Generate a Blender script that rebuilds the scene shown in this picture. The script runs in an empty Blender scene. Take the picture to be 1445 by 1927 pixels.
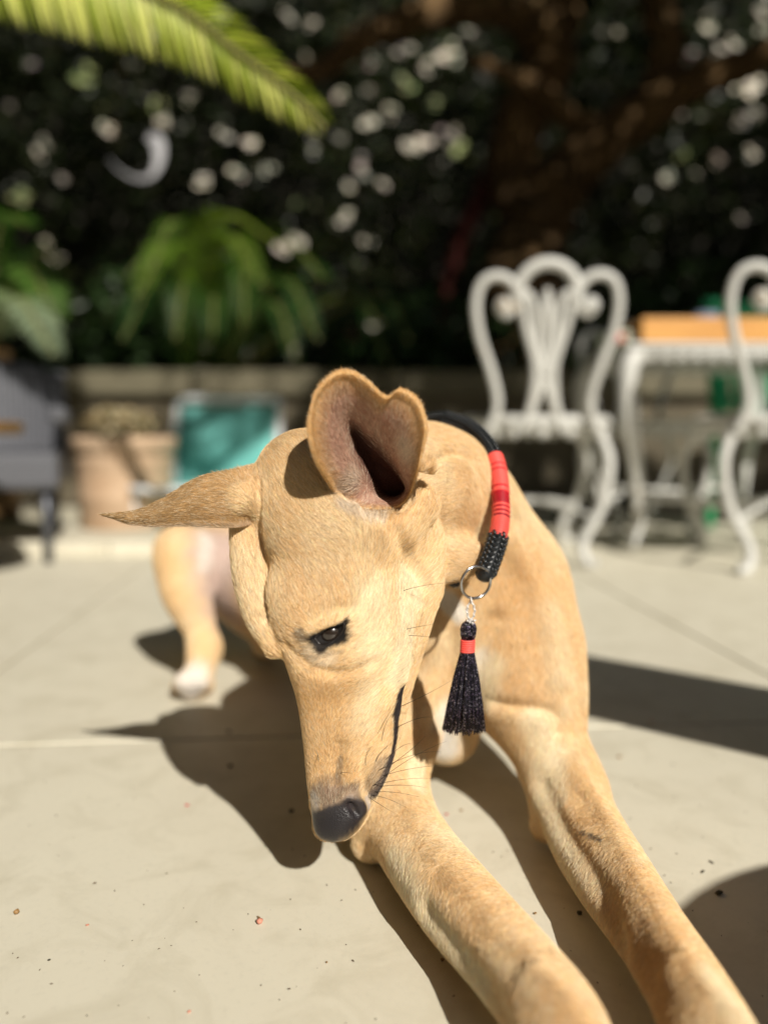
import bpy, math, random
import numpy as np
from mathutils import Vector, Matrix
from mathutils.bvhtree import BVHTree

random.seed(7)
rng = np.random.default_rng(7)
SC = bpy.context.scene
COL = SC.collection

# ------------------------------------------------------------------ camera
CAM_H = 0.37
FPX = 1448.0
PITCH = math.radians(5.66)
cam_d = bpy.data.cameras.new('camera')
cam = bpy.data.objects.new('camera', cam_d)
COL.objects.link(cam)
cam.location = (0, 0, CAM_H)
cam.rotation_euler = (math.radians(90) - PITCH, 0, 0)
cam_d.sensor_fit = 'VERTICAL'
cam_d.sensor_height = 36.0
cam_d.lens = FPX / 1927.0 * 36.0
cam_d.clip_start = 0.02
cam_d.clip_end = 500
cam_d.dof.use_dof = True
cam_d.dof.focus_distance = 0.565
cam_d.dof.aperture_fstop = cam_d.lens / 1000.0 / 0.0152
SC.camera = cam

# ------------------------------------------------------------------ light
SUN_DIR = Vector((-0.545, 1.18, -1.0)).normalized()       # the way the light travels
TO_SUN = -SUN_DIR
world = bpy.data.worlds.new('World')
SC.world = world
world.use_nodes = True
wn = world.node_tree
wn.nodes.clear()
sky = wn.nodes.new('ShaderNodeTexSky')
sky.sky_type = 'NISHITA'
sky.sun_disc = False
sky.sun_elevation = math.asin(TO_SUN.z)
sky.sun_rotation = math.atan2(TO_SUN.x, TO_SUN.y)
bg = wn.nodes.new('ShaderNodeBackground')
bg.inputs['Strength'].default_value = 0.05
wo = wn.nodes.new('ShaderNodeOutputWorld')
wn.links.new(sky.outputs[0], bg.inputs[0])
wn.links.new(bg.outputs[0], wo.inputs[0])
sun_d = bpy.data.lights.new('sun', 'SUN')
sun_d.energy = 5.0
sun_d.angle = math.radians(0.55)
sun_d.color = (1.0, 0.94, 0.84)
sun = bpy.data.objects.new('sun', sun_d)
COL.objects.link(sun)
sun.location = (3, -6, 6)
sun.rotation_euler = SUN_DIR.to_track_quat('-Z', 'Y').to_euler()
SC.view_settings.view_transform = 'Standard'
SC.view_settings.look = 'None'
SC.view_settings.gamma = 1
SC.view_settings.exposure = 0.17
SC.view_settings.use_curve_mapping = False
SC.cycles.use_denoising = True
SC.cycles.max_bounces = 8
SC.cycles.transparent_max_bounces = 12

# ------------------------------------------------------------------ helpers
CP, SP_ = math.cos(PITCH), math.sin(PITCH)

def P(px, py, d):
    """a point of the world from its bearing in the photograph and its distance"""
    a = (px - 722.5) / FPX
    b = -(py - 963.5) / FPX
    return np.array([a * d, (CP + b * SP_) * d, CAM_H + (b * CP - SP_) * d])

def G(px, py, z=0.0):
    a = (px - 722.5) / FPX
    b = -(py - 963.5) / FPX
    d = (z - CAM_H) / (b * CP - SP_)
    return P(px, py, d)

def R(rpx, d):
    return rpx * d / FPX

def tag(o, label=None, cat=None, group=None, kind=None):
    if label: o['label'] = label
    if cat: o['category'] = cat
    if group: o['group'] = group
    if kind: o['kind'] = kind
    return o

def empty(name, loc=(0, 0, 0), rz=0.0):
    o = bpy.data.objects.new(name, None)
    COL.objects.link(o)
    o.location = loc
    o.rotation_euler = (0, 0, rz)
    o.empty_display_size = 0.1
    return o

def link(name, me, mat=None, parent=None):
    o = bpy.data.objects.new(name, me)
    COL.objects.link(o)
    if mat is not None:
        me.materials.append(mat)
    if parent is not None:
        o.parent = parent
    return o

def mesh_np(name, V, F, smooth=True):
    """V (n,3) array, F list of faces or (m,k) array"""
    me = bpy.data.meshes.new(name)
    V = np.asarray(V, dtype=np.float32)
    if isinstance(F, np.ndarray):
        k = F.shape[1]
        me.vertices.add(len(V)); me.vertices.foreach_set('co', V.ravel())
        me.loops.add(F.size); me.loops.foreach_set('vertex_index', F.astype(np.int32).ravel())
        me.polygons.add(len(F))
        me.polygons.foreach_set('loop_start', np.arange(0, F.size, k, dtype=np.int32))
        me.update(calc_edges=True)
    else:
        me.from_pydata(V.tolist(), [], F)
        me.update()
    if smooth:
        me.polygons.foreach_set('use_smooth', np.ones(len(me.polygons), dtype=bool))
    return me

def set_color(me, name, C):
    at = me.color_attributes.new(name, 'FLOAT_COLOR', 'POINT')
    C4 = np.ones((len(C), 4), dtype=np.float32)
    C4[:, :C.shape[1]] = C
    at.data.foreach_set('color', C4.ravel())

# node helpers
def new_mat(name):
    m = bpy.data.materials.new(name)
    m.use_nodes = True
    nt = m.node_tree
    bs = nt.nodes['Principled BSDF']
    return m, nt, bs

def N(nt, t, **kw):
    n = nt.nodes.new(t)
    for k, v in kw.items():
        if k.startswith('_'):
            setattr(n, k[1:], v)
        else:
            n.inputs[k.replace('__', ' ')].default_value = v
    return n

def noise(nt, scale, detail=4, rough=0.55, coord=None, dist=0.0):
    n = N(nt, 'ShaderNodeTexNoise', Scale=scale, Detail=detail, Roughness=rough, Distortion=dist)
    if coord is not None:
        nt.links.new(coord, n.inputs['Vector'])
    return n

def ramp(nt, fac, stops):
    r = nt.nodes.new('ShaderNodeValToRGB')
    els = r.color_ramp.elements
    while len(els) < len(stops):
        els.new(0.5)
    for e, (p, c) in zip(els, stops):
        e.position = p
        e.color = (c[0], c[1], c[2], 1) if len(c) == 3 else c
    nt.links.new(fac, r.inputs['Fac'])
    return r

def mixc(nt, fac, a, b, mode='MIX'):
    m = nt.nodes.new('ShaderNodeMix')
    m.data_type = 'RGBA'; m.blend_type = mode
    for sock, v in ((m.inputs[0], fac), (m.inputs[6], a), (m.inputs[7], b)):
        if hasattr(v, 'is_output'):
            nt.links.new(v, sock)
        elif isinstance(v, (int, float)):
            sock.default_value = v
        else:
            sock.default_value = (v[0], v[1], v[2], 1)
    return m.outputs[2]

def bump(nt, bs, h, strength=0.3, dist=0.01):
    b = N(nt, 'ShaderNodeBump', Strength=strength, Distance=dist)
    nt.links.new(h, b.inputs['Height'])
    nt.links.new(b.outputs[0], bs.inputs['Normal'])
    return b

def simple_mat(name, col, rough=0.6, var=0.15, scale=20.0, bmp=0.0, metallic=0.0, spec=0.5):
    m, nt, bs = new_mat(name)
    tc = nt.nodes.new('ShaderNodeTexCoord')
    n = noise(nt, scale, 5, 0.6, tc.outputs['Object'])
    lo = [c * (1 - var) for c in col]; hi = [min(1, c * (1 + var)) for c in col]
    r = ramp(nt, n.outputs['Fac'], [(0.3, lo), (0.7, hi)])
    nt.links.new(r.outputs[0], bs.inputs['Base Color'])
    bs.inputs['Roughness'].default_value = rough
    bs.inputs['Metallic'].default_value = metallic
    bs.inputs['Specular IOR Level'].default_value = spec
    if bmp:
        bump(nt, bs, n.outputs['Fac'], bmp, 0.004)
    return m
def vnoise(p, scale, seed=0):
    """cheap smooth noise in -1..1"""
    r = np.random.default_rng(seed)
    out = np.zeros(len(p))
    for o in range(4):
        K = r.normal(size=(4, 3)); K *= (scale * 1.9 ** o) / np.linalg.norm(K, axis=1, keepdims=True) * r.uniform(.7, 1.3, (4, 1))
        ph = r.uniform(0, 6.28, 4)
        out += np.sin(p @ K.T + ph).sum(1) / 4 * .62 ** o
    return out / 1.6

# ------------------------------------------------------------------ materials of the place
def leaf_mat(name, trans=.35, rough=.45, boost=1.0):
    m, nt, bs = new_mat(name)
    av = N(nt, 'ShaderNodeAttribute', _attribute_name='tint')
    nt.links.new(av.outputs['Color'], bs.inputs['Base Color'])
    bs.inputs['Roughness'].default_value = rough
    tr = nt.nodes.new('ShaderNodeBsdfTranslucent')
    nt.links.new(mixc(nt, 1.0, av.outputs['Color'], (1.0 * boost, 1.15 * boost, .45 * boost), 'MULTIPLY'), tr.inputs['Color'])
    mx = nt.nodes.new('ShaderNodeMixShader'); mx.inputs[0].default_value = trans
    nt.links.new(bs.outputs[0], mx.inputs[1]); nt.links.new(tr.outputs[0], mx.inputs[2])
    nt.links.new(mx.outputs[0], nt.nodes['Material Output'].inputs['Surface'])
    return m

m_leaf = leaf_mat('leaf')
m_frond = leaf_mat('frond_leaf', .32, .4, 1.3)

def stone_mat(name, base, dark, warm, scale=1.0, rough=.55):
    m, nt, bs = new_mat(name)
    tc = nt.nodes.new('ShaderNodeTexCoord')
    geo = nt.nodes.new('ShaderNodeNewGeometry')
    n1 = noise(nt, 2.6 * scale, 6, .6, geo.outputs['Position'], .6)
    n2 = noise(nt, 14 * scale, 6, .62, geo.outputs['Position'], .9)
    n3 = noise(nt, 160 * scale, 4, .7, geo.outputs['Position'])
    n4 = noise(nt, 5.5 * scale, 3, .5, geo.outputs['Position'], .3)
    c = mixc(nt, ramp(nt, n1.outputs['Fac'], [(.35, (0, 0, 0)), (.68, (1, 1, 1))]).outputs[0], base, warm)
    c = mixc(nt, ramp(nt, n2.outputs['Fac'], [(.46, (0, 0, 0)), (.70, (.95, .95, .95))]).outputs[0], c, dark)
    c = mixc(nt, ramp(nt, n4.outputs['Fac'], [(.66, (0, 0, 0)), (.76, (.35, .35, .35))]).outputs[0], c, tuple(x * .72 for x in dark))
    c = mixc(nt, ramp(nt, n3.outputs['Fac'], [(.30, (.30, .30, .30)), (.48, (0, 0, 0))]).outputs[0], c, tuple(x * .8 for x in base))
    # scattered grit
    v = N(nt, 'ShaderNodeTexVoronoi', Scale=22.0 * scale); nt.links.new(geo.outputs['Position'], v.inputs['Vector'])
    g = ramp(nt, v.outputs['Distance'], [(.018, (.8, .8, .8)), (.035, (0, 0, 0))])
    c = mixc(nt, g.outputs[0], c, (.16, .12, .08))
    nt.links.new(c, bs.inputs['Base Color'])
    bs.inputs['Roughness'].default_value = rough
    a = nt.nodes.new('ShaderNodeMath'); a.operation = 'ADD'
    nt.links.new(n2.outputs['Fac'], a.inputs[0]); nt.links.new(n3.outputs['Fac'], a.inputs[1])
    bump(nt, bs, a.outputs[0], .10, .0015)
    return m

m_slab = stone_mat('limestone', (.67, .632, .510), (.555, .515, .40), (.63, .59, .475))
m_grout = simple_mat('grout', (.50, .46, .35), .9, .15, 60)
m_wall = simple_mat('rendered_wall', (.12, .10, .065), .9, .25, 5, .3)
m_cope = simple_mat('coping_stone', (.13, .115, .072), .8, .12, 9, .1)
m_soil = simple_mat('soil', (.05, .038, .026), .95, .3, 12)
m_bark = None
def bark_mat():
    m, nt, bs = new_mat('bark')
    tc = nt.nodes.new('ShaderNodeTexCoord')
    mp = N(nt, 'ShaderNodeMapping'); mp.inputs['Scale'].default_value = (1, 1, .25)
    nt.links.new(tc.outputs['Object'], mp.inputs['Vector'])
    n = noise(nt, 9, 6, .65, mp.outputs[0], 1.0)
    nt.links.new(ramp(nt, n.outputs['Fac'], [(.3, (.065, .036, .012)), (.55, (.14, .080, .028)), (.75, (.24, .145, .055))]).outputs[0], bs.inputs['Base Color'])
    bs.inputs['Roughness'].default_value = .9
    bump(nt, bs, n.outputs['Fac'], .8, .04)
    return m
m_bark = bark_mat()

# ------------------------------------------------------------------ shape kit
def frames(path):
    """tangent, normal, binormal along a path (parallel transport)"""
    T = np.gradient(path, axis=0); T /= np.linalg.norm(T, axis=1, keepdims=True) + 1e-12
    n = np.cross(T[0], [0.3, 0.2, 1.0]); n /= np.linalg.norm(n)
    Ns = [n]
    for i in range(1, len(path)):
        n = Ns[-1] - T[i] * (Ns[-1] @ T[i]); n /= np.linalg.norm(n); Ns.append(n)
    Ns = np.array(Ns)
    return T, Ns, np.cross(T, Ns)

def tube_np(path, rad, sides=8, closed=False, cap=True):
    path = np.asarray(path, dtype=float)
    rad = np.broadcast_to(np.asarray(rad, dtype=float), (len(path),))
    if closed:
        ext = np.concatenate([path[-2:], path, path[:2]])
        T, A, B = (q[2:-2] for q in frames(ext))
    else:
        T, A, B = frames(path)
    a = np.arange(sides) / sides * 2 * math.pi
    V = (path[:, None] + rad[:, None, None] * (A[:, None] * np.cos(a)[None, :, None] + B[:, None] * np.sin(a)[None, :, None])).reshape(-1, 3)
    n = len(path); F = []
    for i in range(n if closed else n - 1):
        i2 = (i + 1) % n
        for j in range(sides):
            j2 = (j + 1) % sides
            F.append([i * sides + j, i * sides + j2, i2 * sides + j2, i2 * sides + j])
    if cap and not closed:
        F.append(list(range(sides))[::-1]); F.append([(n - 1) * sides + j for j in range(sides)])
    return V, F

class MB:
    """collects shapes for one mesh"""
    def __init__(self):
        self.V = []; self.F = []; self.n = 0
    def add(self, V, F):
        self.V.append(np.asarray(V, dtype=float)); self.F += [[i + self.n for i in f] for f in F]; self.n += len(V)
        return self
    def tube(self, path, rad, sides=8, closed=False):
        return self.add(*tube_np(path, rad, sides, closed))
    def box(self, c, s, M=None):
        c = np.asarray(c, dtype=float); h = np.asarray(s, dtype=float) / 2
        v = np.array([[x, y, z] for x in (-1, 1) for y in (-1, 1) for z in (-1, 1)]) * h
        if M is not None:
            v = v @ np.asarray(M).T
        return self.add(v + c, [[0, 1, 3, 2], [4, 6, 7, 5], [0, 4, 5, 1], [2, 3, 7, 6], [0, 2, 6, 4], [1, 5, 7, 3]])
    def ball(self, c, r, n=8, sc=(1, 1, 1), M=None):
        V = []; F = []
        m = n // 2 + 1
        for i in range(m + 1):
            t = math.pi * i / m
            for j in range(n):
                a = 2 * math.pi * j / n
                V.append([math.sin(t) * math.cos(a) * sc[0], math.sin(t) * math.sin(a) * sc[1], math.cos(t) * sc[2]])
        for i in range(m):
            for j in range(n):
                F.append([i * n + j, (i + 1) * n + j, (i + 1) * n + (j + 1) % n, i * n + (j + 1) % n])
        V = np.array(V) * r
        if M is not None:
            V = V @ np.asarray(M)
        return self.add(V + np.asarray(c), F)
    def lathe(self, c, prof, n=32):
        V = [[c[0] + r * math.cos(2 * math.pi * j / n), c[1] + r * math.sin(2 * math.pi * j / n), c[2] + z] for r, z in prof for j in range(n)]
        F = [[i * n + j, i * n + (j + 1) % n, (i + 1) * n + (j + 1) % n, (i + 1) * n + j] for i in range(len(prof) - 1) for j in range(n)]
        return self.add(V, F)
    def build(self, name, mat, parent=None, smooth=True, bevel=0.0, kind=None):
        me = mesh_np(name, np.concatenate(self.V), self.F, smooth)
        o = link(name, me, mat, parent)
        if bevel:
            b = o.modifiers.new('bevel', 'BEVEL'); b.width = bevel; b.segments = 2; b.limit_method = 'ANGLE'
            b.angle_limit = math.radians(40)
        if kind: o['kind'] = kind
        return o



def spline(pts, n, closed=False):
    p = np.asarray(pts, dtype=float)
    if closed:
        q = np.concatenate([p[-1:], p, p[:2]]); m = len(p)
    else:
        q = np.concatenate([[2 * p[0] - p[1]], p, [2 * p[-1] - p[-2]]]); m = len(p) - 1
    out = []
    for i in range(m):
        p0, p1, p2, p3 = q[i:i + 4]
        for t in np.linspace(0, 1, n, endpoint=False):
            out.append(.5 * (2 * p1 + (p2 - p0) * t + (2 * p0 - 5 * p1 + 4 * p2 - p3) * t * t + (3 * p1 - p0 - 3 * p2 + p3) * t ** 3))
    if not closed:
        out.append(p[-1])
    return np.array(out)

# ------------------------------------------------------------------ paving
GROT = math.radians(4.5)
gc, gs = math.cos(GROT), math.sin(GROT)
base = mesh_np('ground', [(-60, -60, -.012), (60, -60, -.012), (60, 60, -.012), (-60, 60, -.012)], [(0, 1, 2, 3)], False)
tag(link('ground', base, m_soil), kind='structure')
patio = mesh_np('patio', [(-5.5, -3.5, -.008), (6.5, -3.5, -.008), (6.5, 4.1, -.008), (-5.5, 4.1, -.008)], [(0, 1, 2, 3)], False)
patio = tag(link('patio', patio, m_grout), kind='structure')
mb = MB(); sw = 1.2 - .004
mb.box((0, 0, -.006), (sw, sw, .012))
slab0 = mb.build('paving_slab', m_slab, patio, False, .0018)
O = np.array([-.585, .885])
first = True
for i in range(-3, 5):
    for j in range(-3, 3):
        lx_, ly_ = (i + .5) * 1.2, (j + .5) * 1.2
        x = O[0] + lx_ * gc - ly_ * gs; y = O[1] + lx_ * gs + ly_ * gc
        if y > 3.5 or y < -2.8 or abs(x) > 5: continue
        o = slab0 if first else slab0.copy()
        if not first:
            COL.objects.link(o); o.parent = patio
        first = False
        o.location = (x, y, random.uniform(-.0006, .0004))
        o.rotation_euler = (random.uniform(-.0004, .0004), random.uniform(-.0004, .0004), GROT)

mb = MB()
for k in range(3):
    mb = MB(); mb.box((0, 0, 0), (.90, .55, .045))
    o = mb.build('step_slab', m_slab, None, False, .004)
    if k == 0:
        step = empty('stone_step', (-1.3, 2.62, 0)); tag(step, kind='structure')
    o.parent = step; o.location = ((k - 1) * .905, 0, .0225)

# ------------------------------------------------------------------ low wall, planting bed, boundary
wall = empty('low_garden_wall', (0, 4.3, 0))
tag(wall, 'low rendered wall with stone coping behind the chairs and the flower pot', 'wall')
mb = MB(); mb.box((0, 0, .29), (12, .34, .58)); mb.build('wall_body', m_wall, wall, False)
mb = MB(); mb.box((0, 0, 0), (.985, .46, .13)); cope0 = mb.build('coping_slab', m_cope, wall, False, .012)
for k in range(12):
    o = cope0 if k == 0 else cope0.copy()
    if k: COL.objects.link(o); o.parent = wall
    o.location = (-5.5 + k, random.uniform(-.008, .008), .648 + random.uniform(-.004, .004))
for nm, c, sz, lb in (('added_house_wall', (0, -7.2, 2.3), (18, .3, 4.6), 'unseen house wall added behind the photographer to cut the sky light'), ('added_side_wall', (-8.4, 2, 2.4), (.3, 18, 4.8), 'unseen side wall added far to the left to cut the sky light'),
                      ('added_side_wall', (9.2, 5.2, 2.4), (.3, 12, 4.8), 'unseen side wall added far to the right to cut the sky light')):
    mb = MB(); mb.box(c, sz); tag(mb.build(nm, m_wall, None, False), lb, 'wall')  # unseen walls added to keep sky light off the terrace
mb = MB(); mb.box((0, 11.4, 3.6), (26, .3, 7.4)); o = mb.build('backing_wall', simple_mat('dark_render', (.05, .045, .035), .95, .3, 2), None, False)  # backing added so that no sky shows through the hedge
tag(o, 'tall dark wall added behind the hedge to close off the sky', 'wall')

# ------------------------------------------------------------------ leaves
SD = np.array(SUN_DIR); TS = -SD

def leaf_mesh(name, C, U, L, W, fold, cols, mat, parent):
    """rhombic folded leaves: C centres, U long axes"""
    n = len(C)
    r = rng.normal(size=(n, 3)); s = np.cross(U, r); s /= np.linalg.norm(s, axis=1, keepdims=True) + 1e-9
    nn = np.cross(U, s)
    L = np.broadcast_to(L, (n,))[:, None]; W = np.broadcast_to(W, (n,))[:, None]
    a = C - U * L / 2; b = C + s * W / 2 + nn * W * fold - U * L * .06; c = C + U * L / 2; d = C - s * W / 2 + nn * W * fold - U * L * .06
    V = np.stack([a, b, c, d], 1).reshape(-1, 3)
    k = np.arange(n)[:, None] * 4
    F = np.concatenate([k + np.array([0, 1, 2]), k + np.array([0, 2, 3])])
    me = mesh_np(name, V, F, False)
    set_color(me, 'tint', np.repeat(cols, 4, 0))
    return link(name, me, mat, parent)

def rand_dirs(n, zs=1.0):
    v = rng.normal(size=(n, 3)); v[:, 2] *= zs
    return v / np.linalg.norm(v, axis=1, keepdims=True)

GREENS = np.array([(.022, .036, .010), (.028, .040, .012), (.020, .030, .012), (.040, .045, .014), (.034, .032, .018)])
FLECK_TINT = np.array([.60, .55, .44])

LIMBS = [
    ([(985, 905, 6.3, 105), (970, 700, 6.3, 85), (975, 540, 6.3, 76), (1010, 420, 6.3, 66), (1065, 330, 6.2, 56), (1150, 255, 6.1, 48), (1290, 165, 5.9, 38), (1420, 110, 5.7, 30), (1600, 20, 5.4, 22)], 'trunk', None),
    ([(1000, 450, 6.3, 40), (960, 330, 6.3, 46), (985, 210, 6.2, 48), (1030, 110, 6.1, 50), (990, 30, 6.0, 44), (900, 8, 5.9, 36), (780, 35, 5.7, 30), (690, 70, 5.6, 26), (600, 130, 5.5, 20), (480, 150, 5.4, 12)], 'limb', None),
    ([(1200, 225, 6.05, 34), (1250, 120, 6.0, 36), (1240, 20, 5.9, 32), (1180, -120, 5.8, 28), (1150, -320, 5.6, 18)], 'limb', None),
    ([(1030, 110, 6.1, 40), (1060, 10, 6.0, 36), (1040, -150, 5.8, 30), (950, -400, 5.5, 20)], 'limb', None),
    ([(1000, 30, 6.0, 30), (860, -120, 5.7, 26), (700, -300, 5.3, 20), (600, -600, 4.8, 14)], 'limb', None),
    ([(830, 640, 6.5, 17), (850, 500, 6.5, 17), (905, 370, 6.45, 20), (965, 250, 6.4, 22), (1010, 150, 6.3, 24)], 'limb', simple_mat('red_bark', (.09, .016, .010), .85, .3, 8, .4)),
    ([(1150, 255, 6.1, 24), (1060, 215, 6.0, 20), (1000, 160, 5.9, 18), (880, 110, 5.8, 12)], 'limb', None),
]
LIMB_Q = []
for pts, nm, mt_ in LIMBS:
    q = spline([tuple(P(x, y, d)) + (R(r, d),) for x, y, d, r in pts], 10)
    q[:, :3] += rng.normal(size=(len(q), 3)) * .008
    LIMB_Q.append(q)
LIMB_ALL = np.concatenate(LIMB_Q)

# sun flecks: bright spots put in as pale leaves, under gaps cut in the canopy (px, py, distance, leaf size m, pale?)
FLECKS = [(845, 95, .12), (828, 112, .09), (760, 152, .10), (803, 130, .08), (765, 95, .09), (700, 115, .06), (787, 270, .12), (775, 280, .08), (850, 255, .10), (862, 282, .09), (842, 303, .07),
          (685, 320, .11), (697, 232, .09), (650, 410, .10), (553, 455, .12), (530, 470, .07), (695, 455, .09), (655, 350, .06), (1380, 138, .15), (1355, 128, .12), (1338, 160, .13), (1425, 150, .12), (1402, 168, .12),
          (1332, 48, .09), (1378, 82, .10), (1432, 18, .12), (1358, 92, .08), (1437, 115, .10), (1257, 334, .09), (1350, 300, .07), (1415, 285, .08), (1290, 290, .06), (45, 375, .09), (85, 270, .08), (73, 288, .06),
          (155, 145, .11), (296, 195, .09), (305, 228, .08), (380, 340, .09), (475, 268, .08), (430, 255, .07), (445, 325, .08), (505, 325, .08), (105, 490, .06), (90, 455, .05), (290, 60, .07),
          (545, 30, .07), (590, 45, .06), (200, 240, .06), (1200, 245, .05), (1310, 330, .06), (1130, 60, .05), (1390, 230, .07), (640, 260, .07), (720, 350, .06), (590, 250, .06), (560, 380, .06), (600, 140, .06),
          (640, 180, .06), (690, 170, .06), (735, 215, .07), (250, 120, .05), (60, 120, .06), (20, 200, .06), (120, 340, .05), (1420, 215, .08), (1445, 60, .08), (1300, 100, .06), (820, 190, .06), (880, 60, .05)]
fl = []
for x, y, s in FLECKS:
    for _ in range(14):                        # a depth from which the sun is not hidden by a limb
        p = P(x, y, rng.uniform(6.2, 8.8))
        q = LIMB_ALL[:, :3] - p; t = q @ TS
        if (np.linalg.norm(q - t[:, None] * TS, axis=1) > LIMB_ALL[:, 3] + .05)[t > 0].all():
            break
    fl.append((p, s * .92, .10 + s * 1.2))
for i in range(16):
    x, y = rng.uniform(0, 1445), rng.uniform(-20, 470)
    if 880 < x < 1230 and y > 150: continue
    fl.append((P(x, y, rng.uniform(6, 8)), rng.uniform(.03, .06), .12))
WALLFL = [(385, 700, 4.15, .10), (510, 735, 4.15, .11), (380, 730, 4.12, .08), (465, 660, 4.6, .07), (550, 665, 4.6, .07), (385, 650, 4.4, .08), (700, 612, 4.4, .05), (515, 760, 4.12, .08)]  # sun patches on the wall, also put in as pale leaves
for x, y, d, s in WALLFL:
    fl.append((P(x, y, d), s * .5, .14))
LITP = [P(x, y, d) for x, y, d in [(345, 450, 3.7), (385, 430, 3.7), (430, 425, 3.7), (475, 440, 3.7), (500, 462, 3.7), (410, 450, 3.7), (275, 530, 3.6), (300, 510, 3.6), (425, 520, 3.6), (510, 535, 3.6), (545, 540, 3.6),
                                  (20, 560, 2.9), (50, 610, 2.9), (80, 650, 2.9), (10, 590, 2.9), (60, 560, 2.9), (90, 590, 2.9), (265, 290, 4.5), (290, 280, 4.5), (235, 310, 4.5), (10, 405, 3.4),
                                  (1250, 700, 4.1), (1300, 680, 4.1), (1330, 740, 4.1), (1260, 760, 4.1)]]
LITP += [P(x, y, d) for x, y, d in [(340, 450, 4.1), (370, 430, 3.98), (410, 425, 3.92), (450, 432, 3.85), (490, 448, 3.8)]]
holes = [(p, r) for p, s, r in fl] + [(p, .26) for p in LITP]

def blocked_by_hole(C, extra=.0):
    """leaves that stand in one of the gaps"""
    bad = np.zeros(len(C), dtype=bool)
    for p, r in holes:
        q = C - p
        t = q @ TS
        d = np.linalg.norm(q - t[:, None] * TS, axis=1)
        bad |= (t > .08) & (d < r + extra)
    return bad

def sightline(C, pts, r):
    bad = np.zeros(len(C), dtype=bool)
    eye = np.array([0, 0, CAM_H])
    for p in pts:
        v = p - eye; L = np.linalg.norm(v); v = v / L
        q = C - eye; t = q @ v
        d = np.linalg.norm(q - t[:, None] * v, axis=1)
        bad |= (t > L - 5.5) & (t < L - .06) & (d < r)
    return bad

# the big tree: trunk, limbs, crown that roofs the back of the terrace
tree = empty('spreading_tree', tuple(G(985, 905)[:2]) + (0,))
tree.location = (1.15, 6.3, 0)
tag(tree, 'old tree with dark forking trunk and low limbs behind the white chairs', 'tree')
TL = np.array([1.15, 6.3, 0])
for q, (pts, nm, mt_) in zip(LIMB_Q, LIMBS):
    V_, F_ = tube_np(q[:, :3] - TL, np.maximum(q[:, 3] * (1 + rng.normal(size=len(q)) * .04), .01), 14)
    MB().add(V_, F_).build(nm, mt_ or m_bark, tree)
# crown: unseen leaf roof, spread and cut open to shade the garden and block sky
nl = 125000
cx = rng.uniform(-7.8, 8.6, nl); cy = rng.uniform(-6.9, 10.5, nl)
ph = vnoise(np.stack([cx, cy, cx * 0], 1), 1.6, 5)
cz = 4.15 + rng.uniform(-.75, 1.0, nl) + .25 * ph
C = np.stack([cx, cy, cz], 1)
gy = cy + 1.18 * cz; gx = cx - .545 * cz
edge = 3.35 + .22 * vnoise(np.stack([gx, gy, gx * 0], 1), 2.6, 6) + np.where(gx > .5, .25, 0)
edge = np.where((gx < -.62) & (gx > -1.02), 3.34 + .30 * vnoise(np.stack([gx, gy, gx * 0], 1), 15, 26), np.where(gx < -.35, edge + .34 + .38 * vnoise(np.stack([gx, gy, gx * 0], 1), 9, 16), edge))
keep = ((gy > edge) | (gx < -3.0) | (gx > 3.3) | (gy < -.9)) & ~((cy > 5.2) & (cz < .37 + .56 * cy) & (rng.random(nl) < .55)) & ~blocked_by_hole(C) & ~sightline(C, [p for p, s, r in fl], .075)
C = C[keep]; n = len(C)
cols = GREENS[rng.integers(0, 5, n)] * rng.uniform(.8, 1.5, (n, 1))
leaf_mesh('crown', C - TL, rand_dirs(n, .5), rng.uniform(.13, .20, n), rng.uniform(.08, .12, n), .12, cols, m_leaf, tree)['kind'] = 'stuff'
# dangling outer foliage of the crown, behind the limbs
nl = 26000
C = np.stack([rng.uniform(-5.2, 6.0, nl), rng.uniform(6.2, 9.5, nl), rng.uniform(.9, 5.4, nl)], 1)
dn = vnoise(C, 2.4, 8)
C = C[(dn + .55 * (C[:, 2] - 2.6) / 2.0 > rng.uniform(-.7, .8, nl))]
C = C[~blocked_by_hole(C) & ~sightline(C, [p for p, s, r in fl], .055)]
n = len(C)
cols = GREENS[rng.integers(0, 5, n)] * rng.uniform(.8, 1.6, (n, 1))
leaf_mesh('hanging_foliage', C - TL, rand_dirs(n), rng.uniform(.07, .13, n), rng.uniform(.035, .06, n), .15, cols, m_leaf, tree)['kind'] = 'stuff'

# hedge at the back
hedge = empty('tall_hedge', (0, 9.8, 0))
tag(hedge, 'tall dark hedge with sun flecks put in as pale leaves filling the back of the garden', 'hedge')
nl = 52000
C = np.stack([rng.uniform(-8, 9, nl), 9.9 + rng.uniform(-.7, .7, nl) + .4 * rng.normal(size=nl) * .5, rng.uniform(0, 7, nl)], 1)
C = C[~blocked_by_hole(C)]
n = len(C)
cols = GREENS[rng.integers(0, 5, n)] * rng.uniform(.7, 1.5, (n, 1))
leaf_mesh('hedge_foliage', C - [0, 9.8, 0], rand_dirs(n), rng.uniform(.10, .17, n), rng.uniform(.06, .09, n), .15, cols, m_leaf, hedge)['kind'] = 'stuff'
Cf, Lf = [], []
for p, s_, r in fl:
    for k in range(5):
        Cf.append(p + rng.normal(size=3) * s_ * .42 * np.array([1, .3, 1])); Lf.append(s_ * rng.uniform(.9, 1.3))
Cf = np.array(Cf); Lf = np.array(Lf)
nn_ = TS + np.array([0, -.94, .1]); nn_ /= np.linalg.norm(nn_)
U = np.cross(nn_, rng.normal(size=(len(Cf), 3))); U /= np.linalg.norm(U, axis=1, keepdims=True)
Vs = []
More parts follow.
